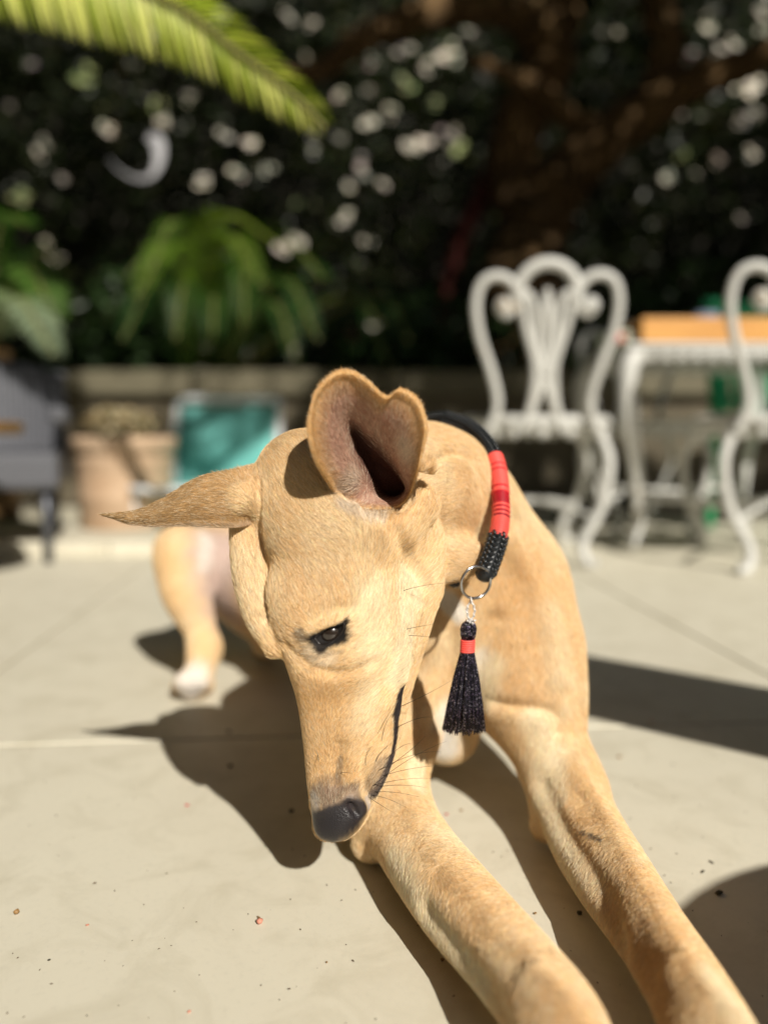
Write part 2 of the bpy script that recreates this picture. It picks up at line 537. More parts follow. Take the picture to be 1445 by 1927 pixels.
for c, u, l in zip(Cf, U, Lf):
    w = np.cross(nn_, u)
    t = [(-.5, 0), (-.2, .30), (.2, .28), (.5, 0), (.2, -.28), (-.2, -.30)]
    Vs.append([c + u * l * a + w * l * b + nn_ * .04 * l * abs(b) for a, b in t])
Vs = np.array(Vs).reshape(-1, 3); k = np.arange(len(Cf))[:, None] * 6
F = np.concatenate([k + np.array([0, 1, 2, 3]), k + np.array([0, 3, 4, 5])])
me = mesh_np('fleck_leaves', Vs - [0, 9.8, 0], F, False)
fk = rng.uniform(.05, .75, (len(fl), 1)); fk[:60] = rng.uniform(.25, 1.05, (60, 1)); fk[[0, 1, 6, 18, 19, 21, 22]] = 1.1; fk = np.repeat(fk, 5, 0)  # brightness of each fleck is put into the leaf tint
pc = FLECK_TINT * fk * rng.uniform(.8, 1.15, (len(Cf), 1)) + rng.normal(size=(len(Cf), 3)) * .02
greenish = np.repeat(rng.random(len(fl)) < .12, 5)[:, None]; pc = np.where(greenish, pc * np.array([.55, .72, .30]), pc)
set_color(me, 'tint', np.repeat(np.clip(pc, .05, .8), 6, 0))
link('fleck_leaves', me, leaf_mat('fleck_leaf', .08, .5), hedge)['kind'] = 'stuff'

# understorey shrubs that stand in the bed behind the low wall
for x, y, h, w, seed in ((-3.4, 5.3, 1.7, 1.1, 1), (-1.5, 5.6, 1.5, 1.0, 2), (.2, 5.4, 1.3, .9, 3), (2.4, 5.5, 1.5, 1.1, 4), (4.0, 5.2, 1.8, 1.1, 5)):
    sh = empty('shrub', (x, y, 0))
    tag(sh, 'dark leafy shrub in deep shade behind the low wall, %s' % {1: 'at the far left', 2: 'above the teal chair', 3: 'behind the pricked ear', 4: 'right of the tree trunk', 5: 'at the far right'}[seed],
        'shrub', 'shrubs in the bed behind the low wall')
    n = 2600
    d = rand_dirs(n) * (rng.random((n, 1)) ** .4) * np.array([w, .6, h * .55]) + np.array([0, 0, h * .52])
    d = d[d[:, 2] > .02]
    g_ = d + [x, y, 0]
    d = d[~blocked_by_hole(g_) & ~sightline(g_, LITP + [p for p, s, r in fl], .06)]; n = len(d)
    cols = np.array([.035, .07, .02]) * rng.uniform(.6, 1.6, (n, 1))
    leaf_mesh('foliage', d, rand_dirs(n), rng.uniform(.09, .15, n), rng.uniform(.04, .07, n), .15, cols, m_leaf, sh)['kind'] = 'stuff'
    mb = MB()
    for k in range(5):
        a = rng.uniform(0, 6.28)
        mb.tube(spline([(0, 0, 0), (math.cos(a) * w * .2, math.sin(a) * .2, h * .4), (math.cos(a) * w * .5, math.sin(a) * .3, h * .85)], 6), .014, 6)
    mb.build('stem', m_bark, sh)

# ------------------------------------------------------------------ cycads and palm fronds
def leaflet_mesh(L, W, tipdroop=.25, name='leaflet'):
    V_, F_ = [], []
    n = 6
    for i in range(n + 1):
        t = i / n
        w = W * (.35 + .65 * math.sin(min(1, t * 2.2) * math.pi / 2)) * (1 - t ** 3) ** .8 + .0004
        z = -tipdroop * L * t * t
        V_ += [(L * t, -w / 2, z + w * .25), (L * t, 0, z), (L * t, w / 2, z + w * .25)]
    for i in range(n):
        a = i * 3
        F_ += [(a, a + 3, a + 4, a + 1), (a + 1, a + 4, a + 5, a + 2)]
    me = mesh_np(name, V_, F_)
    return me

def joined_frond(name, path, Lmax, W, up, cols, parent, n=46, droop=.3, lift=.35, mat=None, origin=(0, 0, 0), rachis_r=.008):
    """a pinnate frond: rachis and a row of leaflets each side, leaflets joined"""
    p = spline(path, 12); d = np.concatenate([[0], np.cumsum(np.linalg.norm(np.diff(p, axis=0), axis=1))]); Lp = d[-1]
    T, _, _ = frames(p)
    Vs, Fs, Cs = [], [], []
    off = 0
    base_ = leaflet_mesh(1.0, W / Lmax, droop)
    lv = np.array([v.co[:] for v in base_.vertices]); lf = [tuple(f.vertices) for f in base_.polygons]
    bpy.data.meshes.remove(base_)
    for i in range(n):
        t = .10 + .88 * i / (n - 1)
        s = t * Lp
        q = np.array([np.interp(s, d, p[:, a]) for a in range(3)]); k = min(len(p) - 1, int(np.searchsorted(d, s)))
        tg = T[k]; side = np.cross(tg, up); side /= np.linalg.norm(side); u = np.cross(side, tg)
        l = Lmax * (math.sin(math.pi * min(1, .18 + t * .80)) ** .7) * rng.uniform(.92, 1.06) + .01
        for sg in (-1, 1):
            X = side * sg * .85 + tg * (.35 + .5 * t) + u * lift + rng.normal(size=3) * .04; X /= np.linalg.norm(X)
            Y = np.cross(u, X); Y /= np.linalg.norm(Y); Z = np.cross(X, Y)
            M = np.stack([X, Y, Z])
            Vs.append(lv * l @ M + q - origin); Fs += [tuple(a + off for a in f) for f in lf]; off += len(lv)
            Cs.append(np.tile(np.array(cols) * rng.uniform(.75, 1.3), (len(lv), 1)))
    me = mesh_np('leaflets', np.concatenate(Vs), Fs); set_color(me, 'tint', np.concatenate(Cs))
    o = link('leaflets', me, mat or m_frond, parent); o['kind'] = 'stuff'
    V_, F_ = tube_np(p - origin, np.linspace(rachis_r, rachis_r * .35, len(p)), 6)
    MB().add(V_, F_).build('rachis', m_rachis, parent)
    return o
m_rachis = simple_mat('rachis', (.20, .19, .06), .5, .2, 30)

# cycad behind the low wall
cyc = empty('cycad', (-1.15, 4.85, 0)); CY = np.array([-1.15, 4.85, 0])
tag(cyc, 'green cycad with arching fronds rising behind the low wall and the teal chair', 'cycad')
mb = MB(); mb.tube(spline([(0, 0, 0), (0, 0, .3), (0, -.02, .62)], 6), np.linspace(.16, .12, 13), 12); mb.build('trunk', m_bark, cyc)
heart = CY + [0, -.02, .62]
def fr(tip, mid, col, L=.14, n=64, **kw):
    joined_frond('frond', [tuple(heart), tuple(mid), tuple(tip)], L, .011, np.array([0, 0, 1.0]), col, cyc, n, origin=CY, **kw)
fr(P(545, 470, 3.72), P(400, 425, 3.95), (.26, .40, .03))  # sunlight on the top fronds is put into a brighter tint
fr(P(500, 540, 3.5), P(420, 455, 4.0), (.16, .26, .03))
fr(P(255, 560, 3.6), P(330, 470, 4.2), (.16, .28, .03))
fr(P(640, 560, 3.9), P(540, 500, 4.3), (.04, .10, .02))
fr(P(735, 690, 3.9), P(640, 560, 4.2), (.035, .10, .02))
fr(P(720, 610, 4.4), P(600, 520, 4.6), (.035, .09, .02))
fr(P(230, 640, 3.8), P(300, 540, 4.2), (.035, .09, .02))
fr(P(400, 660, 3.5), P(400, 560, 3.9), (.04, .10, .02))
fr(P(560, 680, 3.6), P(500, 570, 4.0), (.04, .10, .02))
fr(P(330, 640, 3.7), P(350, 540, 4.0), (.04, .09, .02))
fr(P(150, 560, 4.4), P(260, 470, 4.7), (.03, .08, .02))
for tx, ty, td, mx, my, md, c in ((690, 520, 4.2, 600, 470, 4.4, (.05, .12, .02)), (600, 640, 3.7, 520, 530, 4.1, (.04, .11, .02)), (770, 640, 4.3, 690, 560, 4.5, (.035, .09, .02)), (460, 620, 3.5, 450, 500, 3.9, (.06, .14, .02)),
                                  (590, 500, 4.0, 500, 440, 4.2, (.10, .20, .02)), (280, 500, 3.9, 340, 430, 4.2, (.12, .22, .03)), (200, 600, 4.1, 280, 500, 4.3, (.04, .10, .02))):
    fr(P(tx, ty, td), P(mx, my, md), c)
# fern palm at the left edge
cyp = empty('fern_palm', (-1.75, 3.45, 0)); CQ = np.array([-1.75, 3.45, 0])
tag(cyp, 'pale green fern palm with drooping fronds at the left edge above the wicker chair', 'palm')
mb = MB(); mb.tube(spline([(0, 0, 0), (0, 0, .4), (.02, 0, .75)], 6), np.linspace(.11, .08, 13), 12); mb.build('trunk', m_bark, cyp)
h2 = CQ + [.02, 0, .75]
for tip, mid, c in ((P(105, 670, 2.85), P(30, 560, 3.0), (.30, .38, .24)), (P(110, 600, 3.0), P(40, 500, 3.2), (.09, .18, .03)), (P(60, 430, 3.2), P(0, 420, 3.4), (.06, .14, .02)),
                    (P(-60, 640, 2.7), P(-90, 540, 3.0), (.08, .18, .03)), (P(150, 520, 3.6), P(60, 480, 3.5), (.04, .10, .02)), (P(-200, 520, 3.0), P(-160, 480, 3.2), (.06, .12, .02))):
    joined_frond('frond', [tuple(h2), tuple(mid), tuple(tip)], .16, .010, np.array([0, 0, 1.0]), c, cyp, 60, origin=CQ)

# the palm whose sunlit frond hangs into the top left corner
palm = empty('date_palm', (-2.3, 1.75, 0)); PO = np.array([-2.3, 1.75, 0])
tag(palm, 'palm with a bright yellow green arching frond in the top left corner', 'palm')
mb = MB(); mb.tube(spline([(0, 0, 0), (.03, 0, .7), (.05, 0, 1.45)], 8), np.linspace(.13, .10, 17), 14); mb.build('trunk', m_bark, palm)
crown_p = PO + [.05, 0, 1.45]
fpath = [tuple(crown_p), tuple(P(-360, -190, 1.80)), tuple(P(-40, -125, 1.62)), tuple(P(290, -8, 1.50)), tuple(P(450, 100, 1.44)), tuple(P(560, 185, 1.40)), tuple(P(612, 240, 1.38))]
fp_ = spline(fpath, 14)
frond = bpy.data.objects.new('frond', mesh_np('frond', *tube_np(fp_ - PO, np.linspace(.010, .003, len(fp_)), 8))); COL.objects.link(frond)
frond.data.materials.append(m_rachis); frond.parent = palm
lm = leaflet_mesh(1.0, .085, .22)
set_color(lm, 'tint', np.tile([[.78, .80, .22]], (len(lm.vertices), 1)))
lm.materials.append(m_frond)
lm2 = lm.copy(); set_color2 = lm2.color_attributes['tint']
set_color2.data.foreach_set('color', np.tile([.42, .50, .06, 1.0], len(lm2.vertices)).astype(np.float32))
dd = np.concatenate([[0], np.cumsum(np.linalg.norm(np.diff(fp_, axis=0), axis=1))]); Lp = dd[-1]
T_, _, _ = frames(fp_)
NLF = 110
right = np.array([1, 0, 0.]); upv = np.array([0, SP_, CP])
for i in range(NLF):
    s = Lp * (.30 + .695 * i / (NLF - 1))
    q = np.array([np.interp(s, dd, fp_[:, a]) for a in range(3)]); tg = T_[min(len(T_) - 1, int(np.searchsorted(dd, s)))]
    t = i / (NLF - 1)
    for sg in (0, 1):
        if sg == 0:      # the far row hangs straight down
            l = .20 * (1 - t) ** .5 + .02
            X = -upv * .95 - right * (.10 - .25 * t) + tg * .20 + np.array([0, .12, 0])
        else:            # the near row arches out and over to the right
            l = .20 * (1 - t) ** .5 + .02
            X = right * (.50 + .20 * t) + upv * (.62 - .55 * t) + tg * .30 + np.array([0, -.35, 0])
        X = X + rng.normal(size=3) * .045; X /= np.linalg.norm(X)
        Z = np.array([0, -.8, .6]) if sg == 0 else np.array([.1, -.35, .95])
        Z = Z - X * (Z @ X); Z /= np.linalg.norm(Z); Y = np.cross(Z, X)
        o = bpy.data.objects.new('leaflet', lm if rng.random() < .6 else lm2)
        COL.objects.link(o); o.parent = frond
        M = Matrix(((X[0] * l, Y[0] * l * .95, Z[0] * l, q[0] - PO[0]), (X[1] * l, Y[1] * l * .95, Z[1] * l, q[1] - PO[1]), (X[2] * l, Y[2] * l * .95, Z[2] * l, q[2] - PO[2]), (0, 0, 0, 1)))
        o.matrix_local = M
for tip, mid in (((-3.4, 1.5, 1.5), (-2.9, 1.6, 2.2)), ((-2.6, 3.0, 1.9), (-2.5, 2.4, 2.4)), ((-2.4, .5, 1.7), (-2.4, 1.0, 2.3)), ((-3.2, 2.6, 1.9), (-2.8, 2.2, 2.4))):
    joined_frond('frond', [tuple(crown_p), mid, tip], .16, .013, np.array([0, 0, 1.0]), (.12, .2, .03), palm, 40, origin=PO)

# pale curl hanging from a twig in the dark foliage
curl = spline([P(x, y, d) for x, y, d in [(205, 300, 4.56), (228, 322, 4.52), (258, 336, 4.48), (286, 330, 4.46), (300, 300, 4.45), (296, 268, 4.45), (278, 256, 4.47)]], 8)
org = curl[0].copy()
T, A, B = frames(curl)
wd = np.interp(np.arange(len(curl)), [0, 8, 24, 40, 48], [.002, .006, .015, .042, .018])
cr = []
for i in range(len(curl)):
    n_ = np.cross(T[i], [0, 1, .2]); n_ /= np.linalg.norm(n_)
    cr += [curl[i] - n_ * wd[i] - org, curl[i] + np.array([0, .02, 0]) - org, curl[i] + n_ * wd[i] - org]
Fc = []
for i in range(len(curl) - 1):
    Fc += [(i * 3, i * 3 + 1, i * 3 + 4, i * 3 + 3), (i * 3 + 1, i * 3 + 2, i * 3 + 5, i * 3 + 4)]
o = link('curled_sheath', mesh_np('curled_sheath', cr, Fc), simple_mat('dry_sheath', (.40, .40, .42), .6, .1, 30))
o.location = org
sm = o.modifiers.new('thickness', 'SOLIDIFY'); sm.thickness = .004
tw = MB(); tw.tube(spline([(.03, 0, .12), (.08, .05, .6), (.02, .1, 1.2), (.1, .3, 2.1)], 6), .005, 6); tw.build('twig', m_bark, o)
tag(o, 'pale curled dry sheath hooked in the dark foliage under the hanging frond', 'dry leaf')

# ------------------------------------------------------------------ white cast metal furniture
def paint_mat():
    m, nt, bs = new_mat('chipped_white_paint')
    tc = nt.nodes.new('ShaderNodeTexCoord')
    n = noise(nt, 16, 6, .65, tc.outputs['Object'], .5); n2 = noise(nt, 5, 3, .5, tc.outputs['Object'])
    c = mixc(nt, ramp(nt, n.outputs['Fac'], [(.62, (0, 0, 0)), (.70, (1, 1, 1))]).outputs[0], (.56, .56, .53), (.34, .24, .13))
    c = mixc(nt, ramp(nt, n2.outputs['Fac'], [(.4, (0, 0, 0)), (.8, (.5, .5, .5))]).outputs[0], c, (.44, .43, .39))
    nt.links.new(c, bs.inputs['Base Color']); bs.inputs['Roughness'].default_value = .5
    bump(nt, bs, n.outputs['Fac'], .2, .002)
    return m
m_white = paint_mat()
def sc2(pts, y=0.0, k=.00140, ox=1022, oz=1070):
    return [((px - ox) * k, y, (oz - py) * k) for px, py in pts]
def make_chair(label):
    r = empty('garden_chair')
    tag(r, label, 'chair', 'white ornate metal garden chairs')
    def tb(name, pts, rad, n=8, sides=10, par=None):
        p = spline(pts, n)
        MB().tube(p, rad, sides).build(name, m_white, par or r)
    bf = MB()
    yb = lambda z: -.0 - .06 * max(0, (z - .42) / .48)             # the back leans
    def bk(pts): return [(x, yb(z), z) for x, _, z in sc2(pts)]
    for sgn in (1, -1):
        f = (lambda pts: [(sgn * x, y, z) for x, y, z in pts])
        mbk = MB()
        mbk.tube(spline(f(bk([(912, 800), (930, 745), (917, 680), (893, 610), (884, 550), (895, 508), (925, 495), (955, 510), (962, 545), (945, 568), (930, 556)])), 8), .0132, 10)
        mbk.ball(f(bk([(938, 552)]))[0], .024, 12)
        mbk.build('back_scroll', m_white, r)
        mbk = MB()
        mbk.tube(spline(f(bk([(970, 535), (985, 600), (1003, 665), (1000, 730), (984, 800)])), 8), .0120, 10)
        mbk.build('back_bar', m_white, r)
        mbk = MB()
        mbk.tube(spline(f(bk([(1022, 690), (1003, 620), (1000, 565), (985, 530), (968, 545), (980, 560)])), 8), .0115, 10)
        mbk.tube(spline(f(bk([(1022, 690), (1040, 740), (1060, 800)])), 8), .0115, 10)
        mbk.build('lyre_bar', m_white, r)
    tb('crest_arch', bk([(966, 545), (970, 505), (992, 481), (1022, 473), (1052, 481), (1074, 505), (1078, 545)]), .0165, 8, 12)
    mbk = MB(); mbk.tube(spline(bk([(1022, 520), (1022, 560), (1022, 620), (1022, 690)]), 6), np.interp(np.arange(19), [0, 6, 12, 18], [.008, .018, .012, .005]), 10); mbk.build('centre_drop', m_white, r)
    # seat: a rounded pan with a rolled, pierced rim
    sm_ = MB()
    a = np.arange(40) / 40 * 2 * math.pi
    def se(rx, ry, z): return np.stack([np.sign(np.cos(a)) * np.abs(np.cos(a)) ** .8 * rx, .21 + np.sign(np.sin(a)) * np.abs(np.sin(a)) ** .8 * ry, np.full(40, z)], 1)
    V_ = np.concatenate([se(.205, .20, .425), se(.12, .115, .412), se(.12, .115, .404), se(.205, .20, .415)])
    F_ = []
    for i, j in ((0, 1), (2, 3)):
        for q in range(40):
            q2 = (q + 1) % 40
            F_.append([i * 40 + q, i * 40 + q2, j * 40 + q2, j * 40 + q])
    F_.append([40 + q for q in range(40)]); F_.append([80 + q for q in range(40)][::-1])
    sm_.add(V_, F_).build('seat', m_white, r)
    MB().tube(se(.208, .203, .412), .017, 10, True).build('seat_rim', m_white, r)
    ap = MB()
    ap.tube(se(.196, .191, .386), .010, 8, True)
    for q in range(0, 40, 2):
        c = se(.200, .195, .382)[q]
        ap.ball(c, .018, 8, (1, 1, 1.2))
    ap.build('seat_frieze', m_white, r)
    for sx in (-1, 1):
        tb('leg', [(sx * .15, .02, .40), (sx * .185, -.01, .30), (sx * .165, -.02, .17), (sx * .115, -.03, .07), (sx * .125, -.05, .015), (sx * .15, -.06, .014)], .0145)
        tb('leg', [(sx * .15, .39, .40), (sx * .195, .43, .30), (sx * .175, .44, .17), (sx * .125, .44, .07), (sx * .135, .46, .015), (sx * .16, .47, .014)], .0145)
    tb('stretcher', [(-.15, -.02, .14), (0, .2, .17), (.15, .42, .14)], .008); tb('stretcher', [(.15, -.02, .14), (0, .2, .17), (-.15, .42, .14)], .008)
    return r
def dup(root, loc, rz, label):
    c = root.copy(); COL.objects.link(c); c.location = loc; c.rotation_euler = (0, 0, rz); c['label'] = label
    for ch in root.children:
        d = ch.copy(); COL.objects.link(d); d.parent = c
        for g in ch.children:
            e = g.copy(); COL.objects.link(e); e.parent = d
    return c
ch1 = make_chair('white ornate metal chair with the whole scrolled back in view, nearest the dog')
p1 = P(1016, 1058, 2.22)
ch1.location = (p1[0], p1[1], 0); ch1.rotation_euler = (0, 0, math.radians(-5))
bpy.context.view_layer.update()
dup(ch1, (1.10, 2.06, 0), math.radians(-9), 'white ornate metal chair cut by the right edge of the photo')
dup(ch1, (1.02, 3.25, 0), math.radians(176), 'white ornate metal chair half hidden behind the white table')

tb_ = empty('garden_table', (1.075, 2.66, .02))
tag(tb_, 'white cast metal table with cabriole legs and a scalloped apron between the chairs', 'table')
mb = MB(); mb.box((0, 0, .625), (.66, .56, .016)); mb.build('table_top', m_white, tb_, False, .006)
mb = MB()
for s_ in range(14):
    x = -.31 + s_ * .62 / 13
    for y in (-.265, .265):
        mb.ball((x, y, .598), .026, 8, (1, .35, .9)); 
for s_ in range(11):
    y = -.25 + s_ * .05
    for x in (-.315, .315):
        mb.ball((x, y, .598), .026, 8, (.35, 1, .9))
mb.box((0, -.268, .607), (.60, .010, .020)); mb.box((0, .268, .607), (.60, .010, .020)); mb.box((-.318, 0, .607), (.010, .50, .020)); mb.box((.318, 0, .607), (.010, .50, .020))
mb.build('apron', m_white, tb_)
for sx in (-1, 1):
    for sy in (-1, 1):
        q = spline([(sx * .27, sy * .23, .615), (sx * .325, sy * .27, .56), (sx * .325, sy * .27, .42), (sx * .285, sy * .245, .24), (sx * .27, sy * .235, .08), (sx * .30, sy * .25, -.004)], 7)
        MB().tube(q, np.interp(np.arange(len(q)), [0, 6, 20, len(q) - 1], [.030, .031, .021, .017]), 10).build('leg', m_white, tb_)
mb = MB(); mb.tube([(-.28, -.24, .16), (0, -.24, .14), (.28, -.24, .16)], .011, 8); mb.build('stretcher', m_white, tb_)
mb = MB(); mb.tube([(-.28, .24, .16), (0, .24, .14), (.28, .24, .16)], .011, 8); mb.build('stretcher', m_white, tb_)

# on the table: a wooden crate-like tray, a cup, folded cloth
def wood_mat(name, c1, c2, scale=6):
    m, nt, bs = new_mat(name)
    tc = nt.nodes.new('ShaderNodeTexCoord'); mp = N(nt, 'ShaderNodeMapping'); mp.inputs['Scale'].default_value = (.6, 6, 6)
    nt.links.new(tc.outputs['Object'], mp.inputs['Vector'])
    n = noise(nt, scale, 5, .6, mp.outputs[0], 1.2)
    nt.links.new(ramp(nt, n.outputs['Fac'], [(.3, c1), (.7, c2)]).outputs[0], bs.inputs['Base Color']); bs.inputs['Roughness'].default_value = .45
    bump(nt, bs, n.outputs['Fac'], .2, .002)
    return m
m_wood = wood_mat('honey_wood', (.52, .24, .06), (.72, .38, .10))
tray = empty('wooden_tray', (1.035, 2.54, .653))
tag(tray, 'honey coloured wooden tray lying on the white table', 'tray')
mb = MB(); mb.box((0, 0, .008), (.50, .30, .014)); mb.build('tray_base', m_wood, tray, False, .002)
for y in (-.15, .15):
    mb = MB(); mb.box((0, y, .038), (.50, .014, .074)); mb.build('tray_side', m_wood, tray, False, .003)
for x in (-.243, .243):
    mb = MB(); mb.box((x, 0, .038), (.014, .285, .074)); mb.build('tray_end', m_wood, tray, False, .003)
m_glass = simple_mat('blue_glaze', (.20, .25, .34), .2, .2, 10)
cup = empty('cup', (1.05, 2.56, .668)); tag(cup, 'blue grey cup standing in the wooden tray', 'cup')
MB().lathe((0, 0, 0), [(0, 0), (.030, 0), (.036, .04), (.040, .100), (.037, .100), (.033, .04), (.026, .006), (0, .005)], 24).build('cup_body', m_glass, cup)
MB().tube(spline([(.038, 0, .08), (.060, 0, .075), (.060, 0, .04), (.037, 0, .03)], 6), .004, 8).build('handle', m_glass, cup)
cl = MB()
for z, c in ((0, 0), (.014, 0), (.028, 0)):
    cl.box((0, 0, z + .007), (.09, .13, .012))
cl = cl.build('folded_cloth', simple_mat('pale_cloth', (.55, .60, .48), .9, .15, 40, .3), None, False, .004)
cl.location = (.742, 2.50, .653); tag(cl, 'folded pale green cloth on the left corner of the white table', 'cloth')
rd = MB().ball((0, 0, .018), .018, 12, (1.3, 1, .9)).build('radish', simple_mat('red_skin', (.45, .03, .02), .4, .2, 40))
rd.location = (.725, 2.43, .653); tag(rd, 'small red fruit beside the folded cloth on the white table', 'fruit')

# green plastic chair behind
m_green = simple_mat('green_plastic', (.015, .33, .13), .35, .08, 10)
gch = empty('plastic_chair', (1.56, 2.95, 0), math.radians(12))
tag(gch, 'bright green plastic chair behind the right hand white chair', 'chair')
mb = MB(); mb.box((0, 0, .43), (.46, .44, .025)); mb.build('seat', m_green, gch, False, .01)
for x in (-.20, .20):
    mb = MB(); mb.tube(spline([(x, .21, 0), (x, .20, .43), (x * 1.02, .28, .90)], 6), .019, 8); mb.build('back_leg', m_green, gch)
    mb = MB(); mb.tube([(x, -.20, 0), (x, -.19, .42)], .019, 8); mb.build('front_leg', m_green, gch)
    mb = MB(); mb.tube(spline([(x * 1.1, -.2, .42), (x * 1.12, -.2, .64), (x * 1.12, 0, .66), (x * 1.06, .24, .66)], 6), .018, 8); mb.build('armrest', m_green, gch)
for k in range(5):
    mb = MB(); mb.box((0, 0, 0), (.056, .012, .40)); o = mb.build('back_slat', m_green, gch, False, .004)
    o.location = (-.148 + k * .074, .245, .66); o.rotation_euler = (math.radians(-9.5), 0, 0)
mb = MB(); mb.box((0, .285, .885), (.44, .025, .07)); mb.build('top_rail', m_green, gch, False, .008)

# ------------------------------------------------------------------ left hand side
def wicker_mat():
    m, nt, bs = new_mat('grey_wicker')
    tc = nt.nodes.new('ShaderNodeTexCoord')
    w1 = N(nt, 'ShaderNodeTexWave', Scale=26.0, Distortion=.6); nt.links.new(tc.outputs['Object'], w1.inputs['Vector']); w1.bands_direction = 'Z'
    w2 = N(nt, 'ShaderNodeTexWave', Scale=18.0, Distortion=.6); nt.links.new(tc.outputs['Object'], w2.inputs['Vector']); w2.bands_direction = 'X'
    mm = nt.nodes.new('ShaderNodeMath'); mm.operation = 'MULTIPLY'; nt.links.new(w1.outputs['Fac'], mm.inputs[0]); nt.links.new(w2.outputs['Fac'], mm.inputs[1])
    nt.links.new(ramp(nt, mm.outputs[0], [(0, (.05, .052, .06)), (.6, (.16, .165, .19))]).outputs[0], bs.inputs['Base Color'])
    bs.inputs['Roughness'].default_value = .6; bump(nt, bs, mm.outputs[0], .6, .004)
    return m
m_wick = wicker_mat()
wc = empty('wicker_chair', (-1.28, 2.35, 0), math.radians(20))
tag(wc, 'dark grey wicker armchair on metal legs at the left edge', 'chair')
mb = MB()
nx, nz = 14, 10
V_ = []
for side in (0, .03):
    for j in range(nz + 1):
        for i in range(nx + 1):
            u = i / nx * 2 - 1; t = j / nz
            x = u * .29; y = .20 + .07 * t - .10 * u * u + side; z = .24 + (.39 - .05 * u * u + .0 * u) * t
            V_.append((x, y, z))
F_ = []
m_ = (nx + 1) * (nz + 1)
for j in range(nz):
    for i in range(nx):
        a = j * (nx + 1) + i
        F_.append([a, a + 1, a + nx + 2, a + nx + 1]); F_.append([m_ + a, m_ + a + nx + 1, m_ + a + nx + 2, m_ + a + 1])
for i in range(nx):
    F_.append([nz * (nx + 1) + i, nz * (nx + 1) + i + 1, m_ + nz * (nx + 1) + i + 1, m_ + nz * (nx + 1) + i]); F_.append([i, m_ + i, m_ + i + 1, i + 1])
for j in range(nz):
    a = j * (nx + 1); F_.append([a, a + nx + 1, m_ + a + nx + 1, m_ + a]); a += nx; F_.append([a, m_ + a, m_ + a + nx + 1, a + nx + 1])
mb.add(V_, F_).build('backrest', m_wick, wc)
mb = MB(); mb.box((0, -.02, .27), (.56, .50, .11)); mb.build('seat', m_wick, wc, False, .02)
for x in (-.28, .28):
    mb = MB(); mb.box((x, 0, .43), (.05, .46, .05)); mb.build('armrest', m_wick, wc, False, .015)
m_metal = simple_mat('grey_metal', (.10, .105, .12), .4, .1, 20, 0, .6)
for x in (-.24, .24):
    for y in (-.22, .20):
        mb = MB(); mb.tube([(x, y, 0), (x, y, .235)], .014, 10); mb.build('leg', m_metal, wc)

st = empty('side_table', (-1.06, 1.74, 0)); tag(st, 'low round brown wooden side table at the left edge', 'table')
MB().lathe((0, 0, .372), [(0, 0), (.22, 0), (.228, .008), (.228, .024), (.222, .030), (0, .030)], 48).build('table_top', wood_mat('brown_wood', (.13, .07, .025), (.24, .14, .05)), st)
mb = MB(); mb.tube([(0, 0, .01), (0, 0, .372)], .02, 12); mb.build('pedestal', m_metal, st)
MB().lathe((0, 0, 0), [(0, 0), (.15, 0), (.15, .008), (.03, .016), (0, .016)], 32).build('base', m_metal, st)

# flower pot and its dried plant
def terracotta():
    m, nt, bs = new_mat('pale_terracotta')
    tc = nt.nodes.new('ShaderNodeTexCoord')
    n = noise(nt, 7, 5, .6, tc.outputs['Object']); n2 = noise(nt, 60, 4, .6, tc.outputs['Object'])
    c = mixc(nt, ramp(nt, n.outputs['Fac'], [(.35, (0, 0, 0)), (.7, (1, 1, 1))]).outputs[0], (.44, .29, .18), (.52, .38, .26))
    nt.links.new(c, bs.inputs['Base Color']); bs.inputs['Roughness'].default_value = .85; bump(nt, bs, n2.outputs['Fac'], .3, .003)
    return m
pc_ = P(208, 1000, 2.62)
pot = empty('flower_pot', (pc_[0], pc_[1] + .17, .045)); tag(pot, 'pale terracotta flower pot with ribbed rim on the stone step', 'pot')
MB().lathe((0, 0, 0), [(0, 0), (.150, 0), (.155, .01), (.160, .10), (.163, .105), (.163, .112), (.161, .118), (.168, .225), (.171, .232), (.171, .240), (.170, .246), (.172, .268), (.182, .272), (.184, .315), (.180, .322), (.168, .322), (.162, .30), (.158, .27), (0, .27)], 56).build('pot_body', terracotta(), pot)
MB().lathe((0, 0, 0), [(0, .288), (.160, .288)], 40).build('soil', m_soil, pot)
pl = empty('dried_plant', (pc_[0], pc_[1] + .17, .333)); tag(pl, 'dry cream and brown flower heads growing in the terracotta pot', 'plant')
dc = rand_dirs(900) * rng.random((900, 1)) ** .4 * np.array([.135, .10, .065]) + [-.015, 0, .075]
dc = dc[dc[:, 2] > .005]; n = len(dc)
cc = np.array([(.62, .50, .32), (.45, .33, .18), (.25, .18, .09), (.70, .60, .42), (.10, .10, .04)])[rng.integers(0, 5, n)]
leaf_mesh('flower_heads', dc, rand_dirs(n), rng.uniform(.02, .035, n), rng.uniform(.012, .022, n), .2, cc, m_leaf, pl)['kind'] = 'stuff'
mb = MB()
for k in range(12):
    a = k * .52; mb.tube(spline([(math.cos(a) * .02, math.sin(a) * .02, -.04), (math.cos(a) * .06, math.sin(a) * .04, .04), (math.cos(a) * .10, math.sin(a) * .07, .08)], 5), .003, 5)
mb.build('stems', m_rachis, pl)

